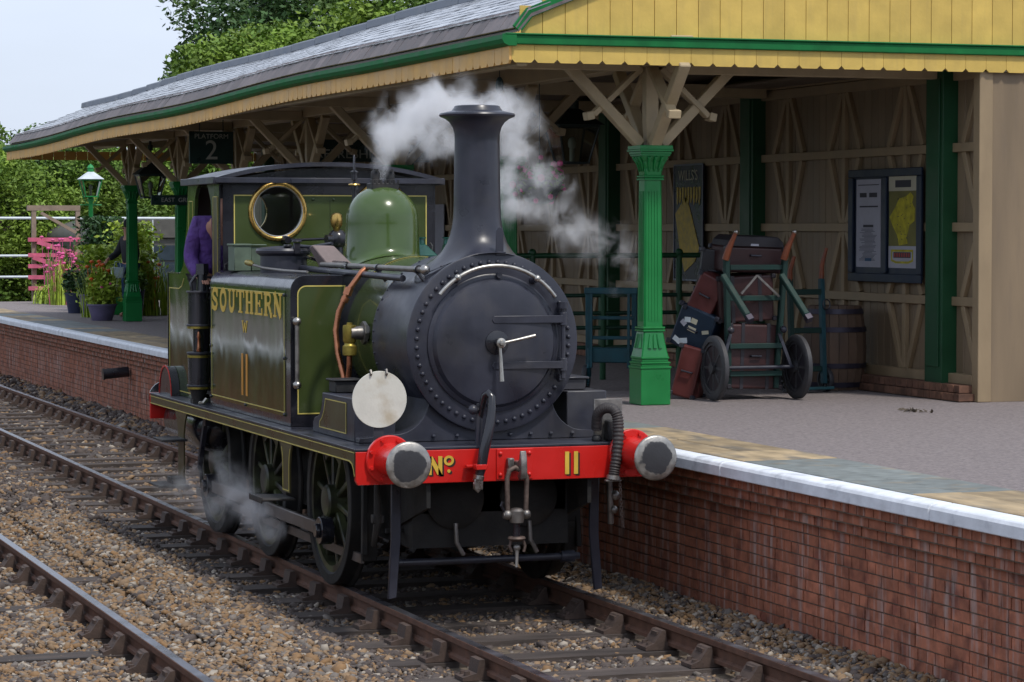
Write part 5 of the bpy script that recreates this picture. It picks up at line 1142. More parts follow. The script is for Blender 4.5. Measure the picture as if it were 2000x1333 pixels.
# hanging basket
def flower_blob(n_, r_, sz): 
    m = MB()
    for i in range(n_):
        v_ = Vector((random.gauss(0, 1), random.gauss(0, 1), random.gauss(0, .7))).normalized()*r_*random.uniform(.6, 1); m.sphere(v_, sz*random.uniform(.7, 1.3), 6)
    return m
def leafball(n_, r_, size, flat=1.0, seed=1):
    rg = np.random.default_rng(seed); d = rg.normal(size=(n_, 3)); d /= np.linalg.norm(d, axis=1)[:, None]; c = d*r_*rg.uniform(.35, 1, (n_, 1))*[1, 1, flat]
    return leaf_quads(c, size, rg)
def leaf_quads(c, size, rg, up=.0):
    n_ = len(c); a = rg.normal(size=(n_, 3)); a[:, 2] *= .6; a /= np.linalg.norm(a, axis=1)[:, None]; b = rg.normal(size=(n_, 3)); b -= a*(a*b).sum(1)[:, None]; b /= np.linalg.norm(b, axis=1)[:, None]
    s = size*rg.uniform(.6, 1.4, (n_, 1)); V = np.stack([c-a*s, c-b*s*.45, c+a*s, c+b*s*.45], 1).reshape(-1, 3); F = np.arange(n_*4).reshape(-1, 4); return V, F
hb = thing('hanging_basket', 'hanging basket of pink flowers showing through the steam right of the chimney', 'flower basket', (3.34, 9.2, 3.06), local=True)
V, F = leafball(700, .27, .035, .7, 4); inst('foliage', qmesh('foliage', V, F, 'leaf_mid'), (0, 0, 0), hb)
put('blossom', flower_blob(34, .30, .034), 'flower_pink', hb, kind='stuff'); put('basket', MB().lathe([(.0, -.24), (.14, -.20), (.22, -.08), (.24, .02)], (0, 0, 0), 'z', 20), 'lantern_dark', hb); put('chain', MB().cyl((0, 0, .1), (0, 0, 1.15), .005, n=6), 'lantern_dark', hb)
# ---- two-wheeled sack trucks and barrows
def rwheel(m_t, c, r_, w_, mat_t, mat_r, par, ang=0):
    ty = MB().lathe([(r_*.80, -w_/2), (r_*.94, -w_/2), (r_, -w_*.3), (r_, w_*.3), (r_*.94, w_/2), (r_*.80, w_/2), (r_*.80, -w_/2)], c, 'x', 36); w = put('wheel', ty, mat_t, par)
    rm = MB().lathe([(r_*.70, -w_*.3), (r_*.80, -w_*.3), (r_*.80, w_*.3), (r_*.70, w_*.3), (r_*.70, -w_*.3)], c, 'x', 36).lathe([(0, -w_*.6), (r_*.17, -w_*.6), (r_*.17, w_*.6), (0, w_*.6)], c, 'x', 16)
    for i in range(8):
        a = 2*PI*i/8; rm.bar((c[0], c[1]+r_*.15*math.cos(a), c[2]+r_*.15*math.sin(a)), (c[0], c[1]+r_*.75*math.cos(a), c[2]+r_*.75*math.sin(a)), w_*.4, .022, up=(1, 0, 0))
    put('rim', rm, mat_r, w, smooth=30)
# near-left teal sack truck
t1 = thing('sack_truck', 'empty teal sack truck standing upright between smokebox and green column', 'sack truck', (3.84, 8.45, PZ+.002), rot=(0, 0, R(-32)), local=True)
for x in (-.235, .235): put('side_frame', MB().bar((x, .0, .13), (x, -.02, .98), .052, .048, up=(0, 1, 0)), 'barrow_teal', t1, smooth=0, bevel=.006)
put('front_frame', MB().bar((-.19, -.10, .22), (-.19, -.09, .96), .026, .026).bar((.19, -.10, .22), (.19, -.09, .96), .026, .026), 'barrow_teal', t1, smooth=0)
put('top_bar', MB().box(-.27, .27, -.06, .03, .955, 1.02), 'barrow_teal', t1, smooth=0, bevel=.008)
for z in (.50, .70): put('slat', MB().box(-.235, .235, -.04, -.005, z, z+.035), 'barrow_teal', t1, smooth=0, bevel=.004)
put('axle_box', MB().box(-.23, .23, -.09, .06, .27, .42), 'barrow_teal', t1, smooth=0, bevel=.01)
for x in (-.25, .25): rwheel(None, (x, -.05, .125), .125, .05, 'tyre', 'barrow_teal', t1); put('fork', MB().tube([(x*.86, -.02, .30), (x*.86, -.12, .22), (x*.86, -.06, .125)], .018, 8), 'barrow_teal', t1)
# the big barrow with trunks
t2 = thing('luggage_barrow', 'large green luggage barrow with orange wooden handles, piled with trunks', 'luggage barrow', (4.52, 6.45, PZ+.002), local=True)
for x in (-.43, .42): rwheel(None, (x, 0, .305), .305, .062, 'tyre', 'tyre', t2); put('wheel_disc', MB().lathe([(.25, -.008), (.25, .008)], (x, 0, .305), 'x', 32), 'trunk_black', t2)
put('axle', MB().cyl((-.45, 0, .305), (.44, 0, .305), .018, n=12), 'black_satin', t2)
for x0, x1 in ((-.27, -.23), (.24, .40)):
    s_ = -1 if x0 < 0 else 1
    put('side_shaft', MB().bar((s_*.24, .10, .10), (s_*.30, .02, 1.32), .050, .06, up=(0, 1, 0)), 'barrow_green', t2, smooth=0, bevel=.006)
    put('handle', MB().tube([(s_*.30-.02, .0, 1.32), (s_*.30-.0, -.03, 1.42), (s_*.30+.035, -.06, 1.52), (s_*.30+.05, -.08, 1.57)], [.034, .032, .022, .020], 12), 'handle_wood', t2); 
    put('handle_tip', MB().sphere((s_*.30+.052, -.083, 1.578), .022, 10), 'steel', t2)
    leg = put('fold_leg', MB().bar((s_*.30+.0-.055, -.02, 1.17), (s_*.30+.05, -.36, .80), .055, .065, up=(0, 1, 0)), 'barrow_green', t2, smooth=0, bevel=.008)
    put('leg_shoe', MB().bar((s_*.30+.05, -.36, .80), (s_*.30+.065, -.40, .755), .062, .072, up=(0, 1, 0)), 'hoop_iron', t2, smooth=0, bevel=.004)
for z in (.22, .48, .93, 1.22): put('cross_slat', MB().box(-.26, .28, .02, .06, z, z+.05), 'barrow_green', t2, smooth=0, bevel=.005)
put('iron_brace', MB().bar((0, -.01, 1.17), (-.17, -.03, 1.0), .012, .02), 'steel_dull', t2, smooth=0); put('iron_brace', MB().bar((0, -.012, 1.17), (.22, -.03, .97), .012, .02), 'steel_dull', t2, smooth=0)
for s_ in (-1, 1): put('axle_hanger', MB().bar((s_*.25, .05, .62), (s_*.36, .0, .30), .03, .04, up=(0, 1, 0)).sphere((s_*.27, -.02, .66), .035, 10), 'black_satin', t2)
def case(name, label, loc, rot, sz, mat, strap=None, cat='suitcase', dome=False, stickers=False):
    t = thing(name, label, cat, loc, rot=rot, local=True); a, b, c_ = [q/2 for q in sz]
    put('body', MB().box(-a, a, -b, b, 0, sz[2]*.98 if not dome else sz[2]*.72), mat, t, smooth=0, bevel=.018, seg=2)
    if dome:
        put('lid', MB().prism([(-a, sz[2]*.725), (-a*.9, sz[2]*.9), (-a*.75, sz[2]), (a*.75, sz[2]), (a*.9, sz[2]*.9), (a, sz[2]*.725)], 'y', -b, b), mat, t, smooth=0, bevel=.008)
    put('handle', MB().tube([(-.05, -b-.003, sz[2]*.5), (-.05, -b-.03, sz[2]*.5), (.05, -b-.03, sz[2]*.5), (.05, -b-.003, sz[2]*.5)], .009, 8), 'black_satin', t)
    e = MB()
    for x in (-a, a):
        for y_ in (-b, b):
            for z in (.02, sz[2]*(.70 if dome else .96)): e.box(x-.022, x+.022, y_-.022, y_+.022, z-.022, z+.022)
    put('corner_guards', e, strap or 'black_satin', t, smooth=0, bevel=.006, kind='stuff')
    if strap: 
        for x in (-a*.5, a*.5): put('strap', MB().box(x-.018, x+.018, -b-.004, b+.004, -.003, sz[2]*(.73 if dome else 1)), strap, t, smooth=0)
    if stickers:
        for k in range(7):
            x, z = random.uniform(-a*.7, a*.7), random.uniform(.05, sz[2]*.8); put('sticker', MB().obox((x, -b-.002, z), (random.uniform(.04, .09), .002, random.uniform(.03, .06)), (0, random.uniform(-.5, .5), 0)), random.choice(['paper_white', 'rail_white', 'paper_cream']), t, smooth=0)
    return t
random.seed(11)
case('trunk', 'tall maroon trunk filling the middle of the luggage barrow', (4.52, 6.78, PZ+.10), (0, R(2), R(3)), (.54, .50, .62), 'trunk_maroon', 'trunk_black', 'trunk')
case('trunk', 'maroon trunk stacked second on the luggage barrow', (4.50, 6.80, PZ+.745), (R(3), R(-3), R(-6)), (.54, .48, .44), 'trunk_maroon', 'trunk_black', 'trunk')
tk_ = case('trunk', 'black domed trunk topmost on the luggage barrow between its orange handles', (4.58, 6.82, PZ+1.20), (R(2), R(2), R(-5)), (.58, .46, .33), 'trunk_maroon', None, 'trunk', dome=True)
put('dark_lid', MB().prism([(-.29, .245), (-.27, .30), (-.22, .345), (.22, .345), (.27, .30), (.29, .245)], 'y', -.235, .235), 'trunk_black', tk_, smooth=0, bevel=.006); put('white_label', MB().box(-.05, .03, -.2385, -.236, .255, .275), 'paper_white', tk_, smooth=0)
case('suitcase', 'large red suitcase standing lowest at the left of the luggage barrow', (4.02, 6.95, PZ+.02), (0, R(14), R(-38)), (.22, .40, .50), 'case_red')
case('suitcase', 'blue suitcase with torn white stickers, between the two red ones', (4.06, 6.92, PZ+.46), (0, R(22), R(-50)), (.40, .26, .42), 'case_blue', stickers=True)
case('suitcase', 'small red suitcase tilted on top of the blue one', (4.16, 6.90, PZ+.80), (0, R(26), R(-42)), (.26, .36, .40), 'case_red')
case('hat_box', 'black leather box leaning behind the small red suitcase', (4.32, 7.1, PZ+1.0), (0, R(8), R(-20)), (.26, .30, .42), 'trunk_black', None, 'case')
# right-hand barrow
t3 = thing('sack_truck', 'teal sack truck leaning in front of the barrel, right of the trunks', 'sack truck', (5.62, 7.4, PZ+.002), rot=(R(-4), 0, R(8)), local=True)
for x in (-.30, .07): put('side_shaft', MB().bar((x, 0, .08), (x+.03, .03, 1.12), .05, .055, up=(0, 1, 0)), 'barrow_teal' if x > 0 else 'barrow_green', t3, smooth=0, bevel=.006)
put('handle', MB().tube([(.10, .03, 1.12), (.105, .02, 1.25), (.14, -.02, 1.42)], [.030, .024, .018], 10), 'handle_wood', t3); put('handle', MB().tube([(-.27, .03, 1.10), (-.27, .02, 1.2), (-.24, -.02, 1.34)], [.030, .024, .018], 10), 'handle_wood', t3)
for z in (.20, .58, .96): put('cross_slat', MB().box(-.30, .08, .0, .04, z, z+.055), 'barrow_green', t3, smooth=0, bevel=.005)
put('toe_plate', MB().box(-.32, .10, -.14, .0, .02, .05), 'barrow_teal', t3, smooth=0, bevel=.004)
for x in (-.33, .13): rwheel(None, (x, .06, .12), .12, .05, 'tyre', 'tyre', t3)
put('hook_ring', MB().tube([(.12+.04*math.cos(a), -.02, .86+.05*math.sin(a)) for a in [2*PI*i/14 for i in range(15)]], .007, 6), 'black_satin', t3)
# barrel
br = thing('barrel', 'oak barrel with iron hoops behind the right hand sack truck', 'barrel', (5.98, 7.78, PZ+.002), local=True)
def brr(z): return .265+.055*(1-((z-.42)/.42)**2)
for i in range(20):
    a0, a1 = 2*PI*i/20+.008, 2*PI*(i+1)/20-.008; m = MB(); zs = [.84*k/6 for k in range(7)]; vs = []
    for z in zs:
        for (a, rr_) in ((a0, 0), (a1, 0), (a1, -.02), (a0, -.02)): vs.append(((brr(z)+rr_)*math.cos(a), (brr(z)+rr_)*math.sin(a), z))
    m.add(vs, [(4*k+j, 4*k+(j+1) % 4, 4*k+4+(j+1) % 4, 4*k+4+j) for k in range(6) for j in range(4)]+[(0, 1, 2, 3), (24, 27, 26, 25)]); put('stave', m, 'barrel_oak', br, smooth=30)
for z in (.03, .22, .58, .76): put('hoop', MB().lathe([(brr(z)+.001, z), (brr(z)+.007, z), (brr(z+.05)+.007, z+.05), (brr(z+.05)+.001, z+.05)], (0, 0, 0), 'z', 40), 'hoop_iron', br)
put('barrel_head', MB().lathe([(.25, .80), (0, .80)], (0, 0, 0), 'z', 32), 'barrel_oak', br)
# leaf litter at right
V, F = leaf_quads(np.c_[RNG.normal(5.16, .07, 34), RNG.normal(4.5, .10, 34), np.full(34, PZ+.012)], .028, np.random.default_rng(5)); o = bpy.data.objects.new('leaf_litter', qmesh('leaf_litter', V, F, 'bark')); COL.objects.link(o); FR[o] = Vector(); tag(o, 'small patch of weeds and dead leaves on the tarred platform', 'weeds', kind='stuff')
# ================================================================== PEOPLE
def skinbody(name, verts, edges, radii, mat, par, sub=2, root=0):
    me = bpy.data.meshes.new(name); me.from_pydata(verts, edges, []); me.materials.append(MATS[mat]); o = bpy.data.objects.new(name, me); COL.objects.link(o); o.parent = par; FR[o] = Vector()
    md = o.modifiers.new('skin', 'SKIN'); md.use_smooth_shade = True
    if not me.skin_vertices: return o
    for i, r_ in enumerate(radii):
        sv_ = me.skin_vertices[0].data[i]; sv_.radius = r_ if isinstance(r_, tuple) else (r_, r_); sv_.use_root = (i == root)
    s_ = o.modifiers.new('sub', 'SUBSURF'); s_.levels = sub; s_.render_levels = sub; return o
def person(label, loc, rotz, pose, coat, trousers, hair='jacket_dark', group=None):
    """pose: dict of joint -> (x,y,z), facing -y, z from the soles"""
    t = thing('person', label, 'person', loc, rot=(0, 0, rotz), local=True, group=group); J = pose
    order = ['pelvis', 'waist', 'chest', 'neck', 'head0', 'head1', 'shL', 'elL', 'wrL', 'haL', 'shR', 'elR', 'wrR', 'haR', 'hipL', 'knL', 'anL', 'toL', 'hipR', 'knR', 'anR', 'toR']
    idx = {k: i for i, k in enumerate(order)}; rad = dict(pelvis=(.13, .105), waist=(.125, .095), chest=(.15, .11), neck=.055, head0=(.078, .09), head1=(.07, .085), hipL=.085, hipR=.085, knL=.055, knR=.055, anL=.042, anR=.042, toL=.035, toR=.035, shL=.058, shR=.058, elL=.042, elR=.042, wrL=.030, wrR=.030, haL=.032, haR=.032)
    ed = [('pelvis', 'waist'), ('waist', 'chest'), ('chest', 'neck'), ('neck', 'head0'), ('head0', 'head1')]+[(a+s_, b+s_) for s_ in 'LR' for a, b in (('sh', 'el'), ('el', 'wr'), ('wr', 'ha'), ('hip', 'kn'), ('kn', 'an'), ('an', 'to'))]+[('chest', 'shL'), ('chest', 'shR'), ('pelvis', 'hipL'), ('pelvis', 'hipR')]
    skinbody('body', [J[k] for k in order], [(idx[a], idx[b]) for a, b in ed], [rad[k] for k in order], 'skin', t)
    def sub(name, keys, eds, grow, mat):
        ii = {k: i for i, k in enumerate(keys)}; skinbody(name, [J[k] for k in keys], [(ii[a], ii[b]) for a, b in eds], [(tuple(q+grow for q in rad[k]) if isinstance(rad[k], tuple) else rad[k]+grow) for k in keys], mat, t)
    sub('coat', ['pelvis', 'waist', 'chest', 'shL', 'elL', 'wrL', 'shR', 'elR', 'wrR'], [('pelvis', 'waist'), ('waist', 'chest'), ('chest', 'shL'), ('shL', 'elL'), ('elL', 'wrL'), ('chest', 'shR'), ('shR', 'elR'), ('elR', 'wrR')], .026, coat)
    sub('trousers', ['pelvis', 'hipL', 'knL', 'anL', 'hipR', 'knR', 'anR'], [('pelvis', 'hipL'), ('hipL', 'knL'), ('knL', 'anL'), ('pelvis', 'hipR'), ('hipR', 'knR'), ('knR', 'anR')], .018, trousers)
    h = Vector(J['head1']); hm = MB().sphere(h+Vector((0, .015, .035)), .098, 16, (.88, 1.02, .95)); put('hair', hm, hair, t)
    f_ = MB(); c_ = (h+Vector(J['head0']))/2
    for s_ in (-1, 1): f_.sphere(c_+Vector((s_*.032, -.083, .03)), .011, 8)
    put('eyes', f_, 'ink', t, kind='stuff'); put('nose', MB().sphere(c_+Vector((0, -.095, 0)), .017, 8, (.8, 1.1, 1.4)), 'skin', t); put('ears', MB().sphere(c_+Vector((-.082, 0, .0)), .022, 8, (.5, 1, 1.4)).sphere(c_+Vector((.082, 0, .0)), .022, 8, (.5, 1, 1.4)), 'skin', t, kind='stuff')
    for s_, wr, ha in ((-1, 'wrL', 'haL'), (1, 'wrR', 'haR')):
        fg = MB(); d_ = (Vector(J[ha])-Vector(J[wr])).normalized(); side = d_.cross(Vector((0, 0, 1))); side = side.normalized() if side.length > .1 else Vector((0, 1, 0)); cu = side.cross(d_)
        for k, ln_ in enumerate((.062, .072, .068, .052)):
            b0 = Vector(J[ha])+side*(-.024+.016*k)+d_*.012; fg.tube([b0, b0+d_*ln_*.5+cu*-.006, b0+d_*ln_*.85+cu*-.024], [.0085, .008, .0065], 7)
        b0 = Vector(J[ha])+side*(-.032); fg.tube([b0-d_*.01, b0+d_*.02-side*.020, b0+d_*.045-side*.026-cu*.01], [.010, .009, .008], 7)
        put('fingers', fg, 'skin', t, kind='stuff')
    return t
base = dict(pelvis=(0, 0, .95), waist=(0, 0, 1.10), chest=(0, 0, 1.33), neck=(0, -.01, 1.49), head0=(0, -.025, 1.58), head1=(0, -.02, 1.67), shL=(-.18, 0, 1.42), elL=(-.23, .02, 1.14), wrL=(-.24, -.05, .90), haL=(-.24, -.07, .82), shR=(.18, 0, 1.42), elR=(.23, .02, 1.14), wrR=(.24, -.05, .90), haR=(.24, -.07, .82), hipL=(-.09, 0, .90), knL=(-.10, -.02, .50), anL=(-.10, .02, .09), toL=(-.11, -.14, .035), hipR=(.09, 0, .90), knR=(.10, -.02, .50), anR=(.10, .02, .09), toR=(.11, -.14, .035))
# engine driver leaning forward inside the cab, back and left arm to us
dp = dict(base); dp.update(waist=(0, -.02, 1.12), chest=(.02, -.10, 1.34), neck=(.04, -.17, 1.49), head0=(.06, -.21, 1.57), head1=(.06, -.21, 1.66), shL=(-.15, -.08, 1.42), elL=(-.21, -.05, 1.12), wrL=(-.20, -.24, .97), haL=(-.19, -.31, .95), shR=(.20, -.12, 1.41), elR=(.24, -.22, 1.14), wrR=(.2, -.42, 1.15), haR=(.2, -.49, 1.17))
person('engine driver in a purple jacket seen from the side inside the cab opening', (-.84, 5.86, 1.21), R(8), dp, 'coat_purple', 'jacket_dark')
pp = dict(base); pp.update(elL=(-.24, -.10, 1.16), wrL=(-.22, -.30, 1.06), haL=(-.21, -.36, 1.02))
person('person in dark jacket and jeans half hidden by a far column, holding a white bag', (3.70, 32.3, PZ), R(-70), pp, 'jacket_dark', 'jeans')
bg_ = thing('carrier_bag', 'white carrier bag held by the person behind the far column', 'bag', (3.42, 31.95, PZ+.72), local=True); put('bag_body', MB().prism([(-.10, 0), (.10, 0), (.12, .20), (-.12, .20)], 'y', -.05, .05), 'bag_white', bg_, bevel=.02, seg=2); put('bag_handle', MB().tube([(-.06, 0, .2), (-.04, 0, .30), (.04, 0, .30), (.06, 0, .2)], .006, 6), 'bag_white', bg_)
person('person in a white and purple top far along the platform behind the bunker', (5.08, 38.5, PZ), R(20), base, 'bag_white', 'jeans')
# ================================================================== FLOWERS AND FAR THINGS
def strap_plant(name, label, loc, n_, h_, spread, mat, group=None, flowers=None, nf=6, seed=1, wid=.02):
    rg = np.random.default_rng(seed); V = []; F = []
    for i in range(n_):
        a = rg.uniform(0, 2*PI); r0 = rg.uniform(0, spread*.55); hh = h_*rg.uniform(.55, 1); out = rg.uniform(.15, 1)*spread*.8; bx_, by_ = r0*math.cos(a*3), r0*math.sin(a*3); ww = wid*rg.uniform(.6, 1.3)
        px_, py_ = -math.sin(a)*ww, math.cos(a)*ww; k0 = len(V)
        for k in range(5):
            u = k/4; r_ = out*u**1.8; z = hh*math.sin(min(1.9, u*1.75))/math.sin(1.57)*1.0; w_ = (1-u*.85)
            V += [(bx_+math.cos(a)*r_+px_*w_, by_+math.sin(a)*r_+py_*w_, z), (bx_+math.cos(a)*r_-px_*w_, by_+math.sin(a)*r_-py_*w_, z)]
        F += [(k0+2*k, k0+2*k+1, k0+2*k+3, k0+2*k+2) for k in range(4)]
    t = thing(name, label, 'plant', loc, local=True, group=group); inst('leaves', qmesh('leaves', np.array(V), np.array(F), mat), (0, 0, 0), t)
    if flowers:
        for k in range(nf):
            a = rg.uniform(0, 2*PI); r_ = rg.uniform(0, spread*.7); z = h_*rg.uniform(.6, 1.1); c_ = (r_*math.cos(a), r_*math.sin(a), z); put('flower', MB().sphere(c_, .045, 8, (1, 1, .7)).cyl((c_[0]*.8, c_[1]*.8, .1), c_, .006, n=5, caps=False), flowers, t)
    return t
def tall_plant(label, loc, n_, h_, r_, mat, seed, group):
    rg = np.random.default_rng(seed); c = np.c_[rg.normal(0, r_*.5, n_), rg.normal(0, r_*.5, n_), rg.uniform(.05, 1, n_)**.9*h_]; V, F = leaf_quads(c, .06, rg)
    t = thing('tall_plant', label, 'plant', loc, local=True, group=group); inst('leaves', qmesh('leaves', V, F, mat), (0, 0, 0), t)
    s_ = MB()
    for k in range(5): a = rg.uniform(-r_*.4, r_*.4); s_.cyl((a, a*.5, 0), (a*1.2, a*.6, h_*.9), .012, n=6, caps=False)
    put('stems', s_, mat, t, kind='stuff'); return t
G1 = 'garden plants at the far end of the platform'
strap_plant('lily_clump', 'bright lime clump of strap leaves with orange flowers beside the bunker', (4.30, 33.4, PZ), 240, 1.0, .75, 'leaf_lime', G1, 'flower_orange', 14, 3)
strap_plant('lily_clump', 'lime strap leaved clump in a purple pot left of the far column', (2.95, 30.9, PZ+.25), 170, .75, .45, 'leaf_lime', G1, 'flower_orange', 9, 5)
strap_plant('lily_clump', 'yellow green clump with an orange bloom behind the purple pot', (3.15, 32.6, PZ), 150, .95, .5, 'leaf_lime', G1, 'flower_orange', 10, 8)
strap_plant('lily_clump', 'low yellow flowering clump at the extreme left of the platform', (4.0, 42.0, PZ-.1), 220, .55, .9, 'leaf_lime', G1, None, 0, 9)
tall_plant('tall feathery green plant behind the lily clump, left of the bunker', (4.35, 35.2, PZ), 2600, 1.75, .42, 'leaf_lime', 11, G1)
tall_plant('second tall green plant close to the dark far column', (4.55, 36.2, PZ), 2000, 1.6, .34, 'leaf_mid', 12, G1)
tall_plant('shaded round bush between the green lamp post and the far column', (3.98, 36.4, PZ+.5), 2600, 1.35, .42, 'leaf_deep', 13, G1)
tall_plant('orange tinged shrub beside the purple flower pots', (3.55, 34.6, PZ), 1600, 1.3, .34, 'leaf_lime', 14, G1)
tall_plant('small green bush between the two far columns', (4.0, 33.2, PZ+.2), 1500, 1.0, .30, 'leaf_lime', 15, G1)
def pot(label, loc, mat, r_=.22, h_=.36, leaf='leaf_deep', seed=1):
    t = thing('flower_pot', label, 'flower pot', loc, local=True, group='flower pots on the platform'); put('pot', MB().lathe([(r_*.72, 0), (r_, h_), (r_*1.06, h_), (r_*1.06, h_+.03), (r_*.92, h_+.03), (r_*.9, h_-.02)], (0, 0, 0), 'z', 24), mat, t)
    V, F = leafball(900, r_*1.3, .05, 1.2, seed); V[:, 2] += h_+r_*1.0; inst('foliage', qmesh('foliage', V, F, leaf), (0, 0, 0), t); put('flower', flower_blob(7, r_*1.2, .03), 'flower_pink', t, kind='stuff').location.z += h_+.25
pot('navy flower pot, leftmost of the group by the lamp post', (3.24, 35.1, PZ), 'pot_navy', seed=21); pot('mauve flower pot beside the navy one', (3.30, 33.9, PZ), 'pot_purple', seed=22); pot('wide mauve pot under the lime strap leaves', (2.92, 30.8, PZ), 'pot_purple', .25, .26, 'leaf_lime', 23); pot('dark blue pot just right of the far column', (3.62, 31.3, PZ), 'pot_navy', .16, .50, 'leaf_mid', 24)
gb = thing('planter_box', 'bright green planter box behind the far column', 'planter', (3.95, 34.0, PZ), local=True); put('box', MB().box(-.3, .3, -.2, .2, 0, .32), 'green_plastic', gb, bevel=.01); put('soil', MB().box(-.27, .27, -.17, .17, .325, .335), 'earth', gb)
# white rails, pink and brown trellis, parked wagon beyond
wr = thing('white_railing', 'long white metal railing crossing behind the far columns', 'railing', (6, 48, PZ-.5))
for z in (2.84,): put('rail', MB().cyl((3.6, 48, z), (9.5, 48, z), .035, n=10), 'rail_white', wr)
for x in (5.6, 7.4, 9.1): put('post', MB().cyl((x, 48, PZ-.5), (x, 48, 2.82), .018, n=8), 'rail_white', wr)
for z in (1.45, 1.95): put('rail', MB().cyl((3.6, 48, z), (6.6, 48, z), .03, n=8), 'rail_white', wr)
tr = thing('timber_trellis', 'weathered timber frame with pink painted lower rails at far left', 'trellis', (4.6, 45, PZ-.4))
for x in (4.05, 5.05): put('post', MB().box(x-.05, x+.05, 44.95, 45.05, PZ-.4, 3.05), 'trellis_wood', tr, smooth=0)
put('top_rail', MB().box(3.9, 5.1, 44.94, 45.06, 3.0, 3.12), 'trellis_wood', tr, smooth=0); put('diagonal', MB().bar((4.2, 44.9, 2.95), (5.0, 44.9, 2.5), .05, .07), 'trellis_wood', tr, smooth=0)
for z in (1.2, 1.45, 1.7, 1.95, 2.3): put('pink_rail', MB().box(3.9, 5.15, 44.86, 44.9, z, z+.09), 'trellis_pink', tr, smooth=0)
for a, b in (((4.1, 2.3), (5.0, 2.0)), ((4.0, 1.95), (4.9, 1.62)), ((4.5, 1.9), (5.05, 1.62))): put('pink_diagonal', MB().bar((a[0], 44.83, a[1]), (b[0], 44.83, b[1]), .03, .10), 'trellis_pink', tr, smooth=0)
strap_plant('flower_spikes', 'tall pink hollyhock spikes against the timber trellis', (4.45, 43.8, PZ-.2), 120, 1.5, .7, 'leaf_mid', G1, 'flower_pink', 26, 31)
strap_plant('flower_spikes', 'crimson flower spikes below the trellis, next to the flower pots', (4.0, 41.0, PZ-.1), 140, 1.1, .6, 'leaf_lime', G1, 'flower_pink', 26, 32)
vn = thing('parked_wagon', 'grey round roofed railway wagon parked beyond the garden', 'wagon', (9.4, 58, 0))
put('wagon_body', MB().box(7.3, 10.6, 55, 62, .9, 2.35), 'van_grey', vn, bevel=.03); put('wagon_roof', MB().prism([(7.2, 2.352)]+[(8.95+1.75*math.cos(R(a)), 2.36+.55*math.sin(R(a))) for a in range(180, -1, -12)], 'y', 54.9, 62.1), 'van_grey', vn)
put('window_band', MB().box(7.7, 10.3, 54.96, 54.99, 1.75, 2.15), 'van_dark', vn, smooth=0)
for x in (7.7, 10.2): put('wheel', MB().cyl((x-.05, 56.5, .45), (x+.05, 56.5, .45), .45, n=24), 'van_dark', vn)
put('door', MB().box(8.4, 9.5, 54.93, 54.985, .95, 1.7), 'van_dark', vn, smooth=0)
# ================================================================== TREES
def tree(label, loc, h_, crown, nclump, nleaf, mat, seed, group, lsz=.17, zc=.62):
    rg = np.random.default_rng(seed); t = thing('broadleaf_tree', label, 'tree', loc, local=True, group=group)
    cx_, cy_, cz_ = crown; cc = rg.normal(size=(nclump, 3)); cc /= np.linalg.norm(cc, axis=1)[:, None]; cc *= rg.uniform(.45, 1, (nclump, 1))**.6
    cen = cc*[cx_, cy_, cz_]+[0, 0, h_*zc]; rad = rg.uniform(.10, .22, nclump)*(cx_+cz_)
    per = nleaf//nclump; P_ = []
    for c_, r_ in zip(cen, rad):
        d = rg.normal(size=(per, 3)); d /= np.linalg.norm(d, axis=1)[:, None]; P_.append(c_+d*r_*rg.uniform(.35, 1, (per, 1))**.5*[1, 1, .72])
    V, F = leaf_quads(np.vstack(P_), lsz, rg); inst('crown', qmesh('crown', V, F, mat), (0, 0, 0), t)
    tr_ = MB(); tr_.tube([(0, 0, -.3), (.1, 0, h_*.2), (0, .1, h_*.42), (.1, 0, h_*.62)], [h_*.030, h_*.024, h_*.018, h_*.010], 10)
    for k in range(7):
        c_ = cen[rg.integers(nclump)]; z0 = h_*rg.uniform(.25, .5); tr_.tube([(0, 0, z0), tuple(np.array((0, 0, z0))*.5+c_*.5+[0, 0, .2]), tuple(c_)], [h_*.012, h_*.008, h_*.003], 6)
    put('trunk', tr_, 'bark', t, smooth=60); return t
G2 = 'trees beyond the station'
tree('tall tree rising highest above the canopy roof ridge', (18.2, 78, 0), 12.6, (4.3, 3.6, 4.4), 95, 48000, 'tree_leaf_dark', 1, G2, 0.120, .60)
tree('brighter green tree in front of the tall one, above the ridge', (15.9, 70, 0), 9.3, (3.3, 3, 2.9), 80, 41000, 'tree_leaf', 2, G2, 0.102, .68)
tree('yellow green tree above the ridge further right', (20.0, 70, 0), 10.6, (3.6, 3, 3.2), 80, 38000, 'tree_leaf', 3, G2, 0.108, .68)
tree('small tree showing over the roof at the far left edge', (5.0, 66, 0), 6.3, (1.7, 2, 2.3), 45, 22000, 'tree_leaf', 4, G2, 0.078, .6)
tree('bushy tree behind the green lamp post', (6.1, 64, 0), 4.9, (2.6, 2, 2.6), 80, 41000, 'tree_leaf', 5, G2, 0.072, .5)
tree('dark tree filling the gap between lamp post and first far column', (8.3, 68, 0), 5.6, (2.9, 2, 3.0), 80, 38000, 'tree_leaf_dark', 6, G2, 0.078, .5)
tree('light green tree between the two far columns', (9.9, 66, 0), 5.3, (2.6, 2, 2.8), 80, 38000, 'tree_leaf', 7, G2, 0.072, .5)
tree('green tree seen just above the cab roof past the platform sign', (12.2, 68, 0), 5.6, (2.8, 2, 2.9), 70, 32000, 'tree_leaf', 8, G2, 0.078, .5)
tree('dark tree at the left edge of the picture', (2.0, 72, 0), 5.2, (2.6, 2, 3.0), 70, 32000, 'tree_leaf_dark', 9, G2, 0.084, .5)
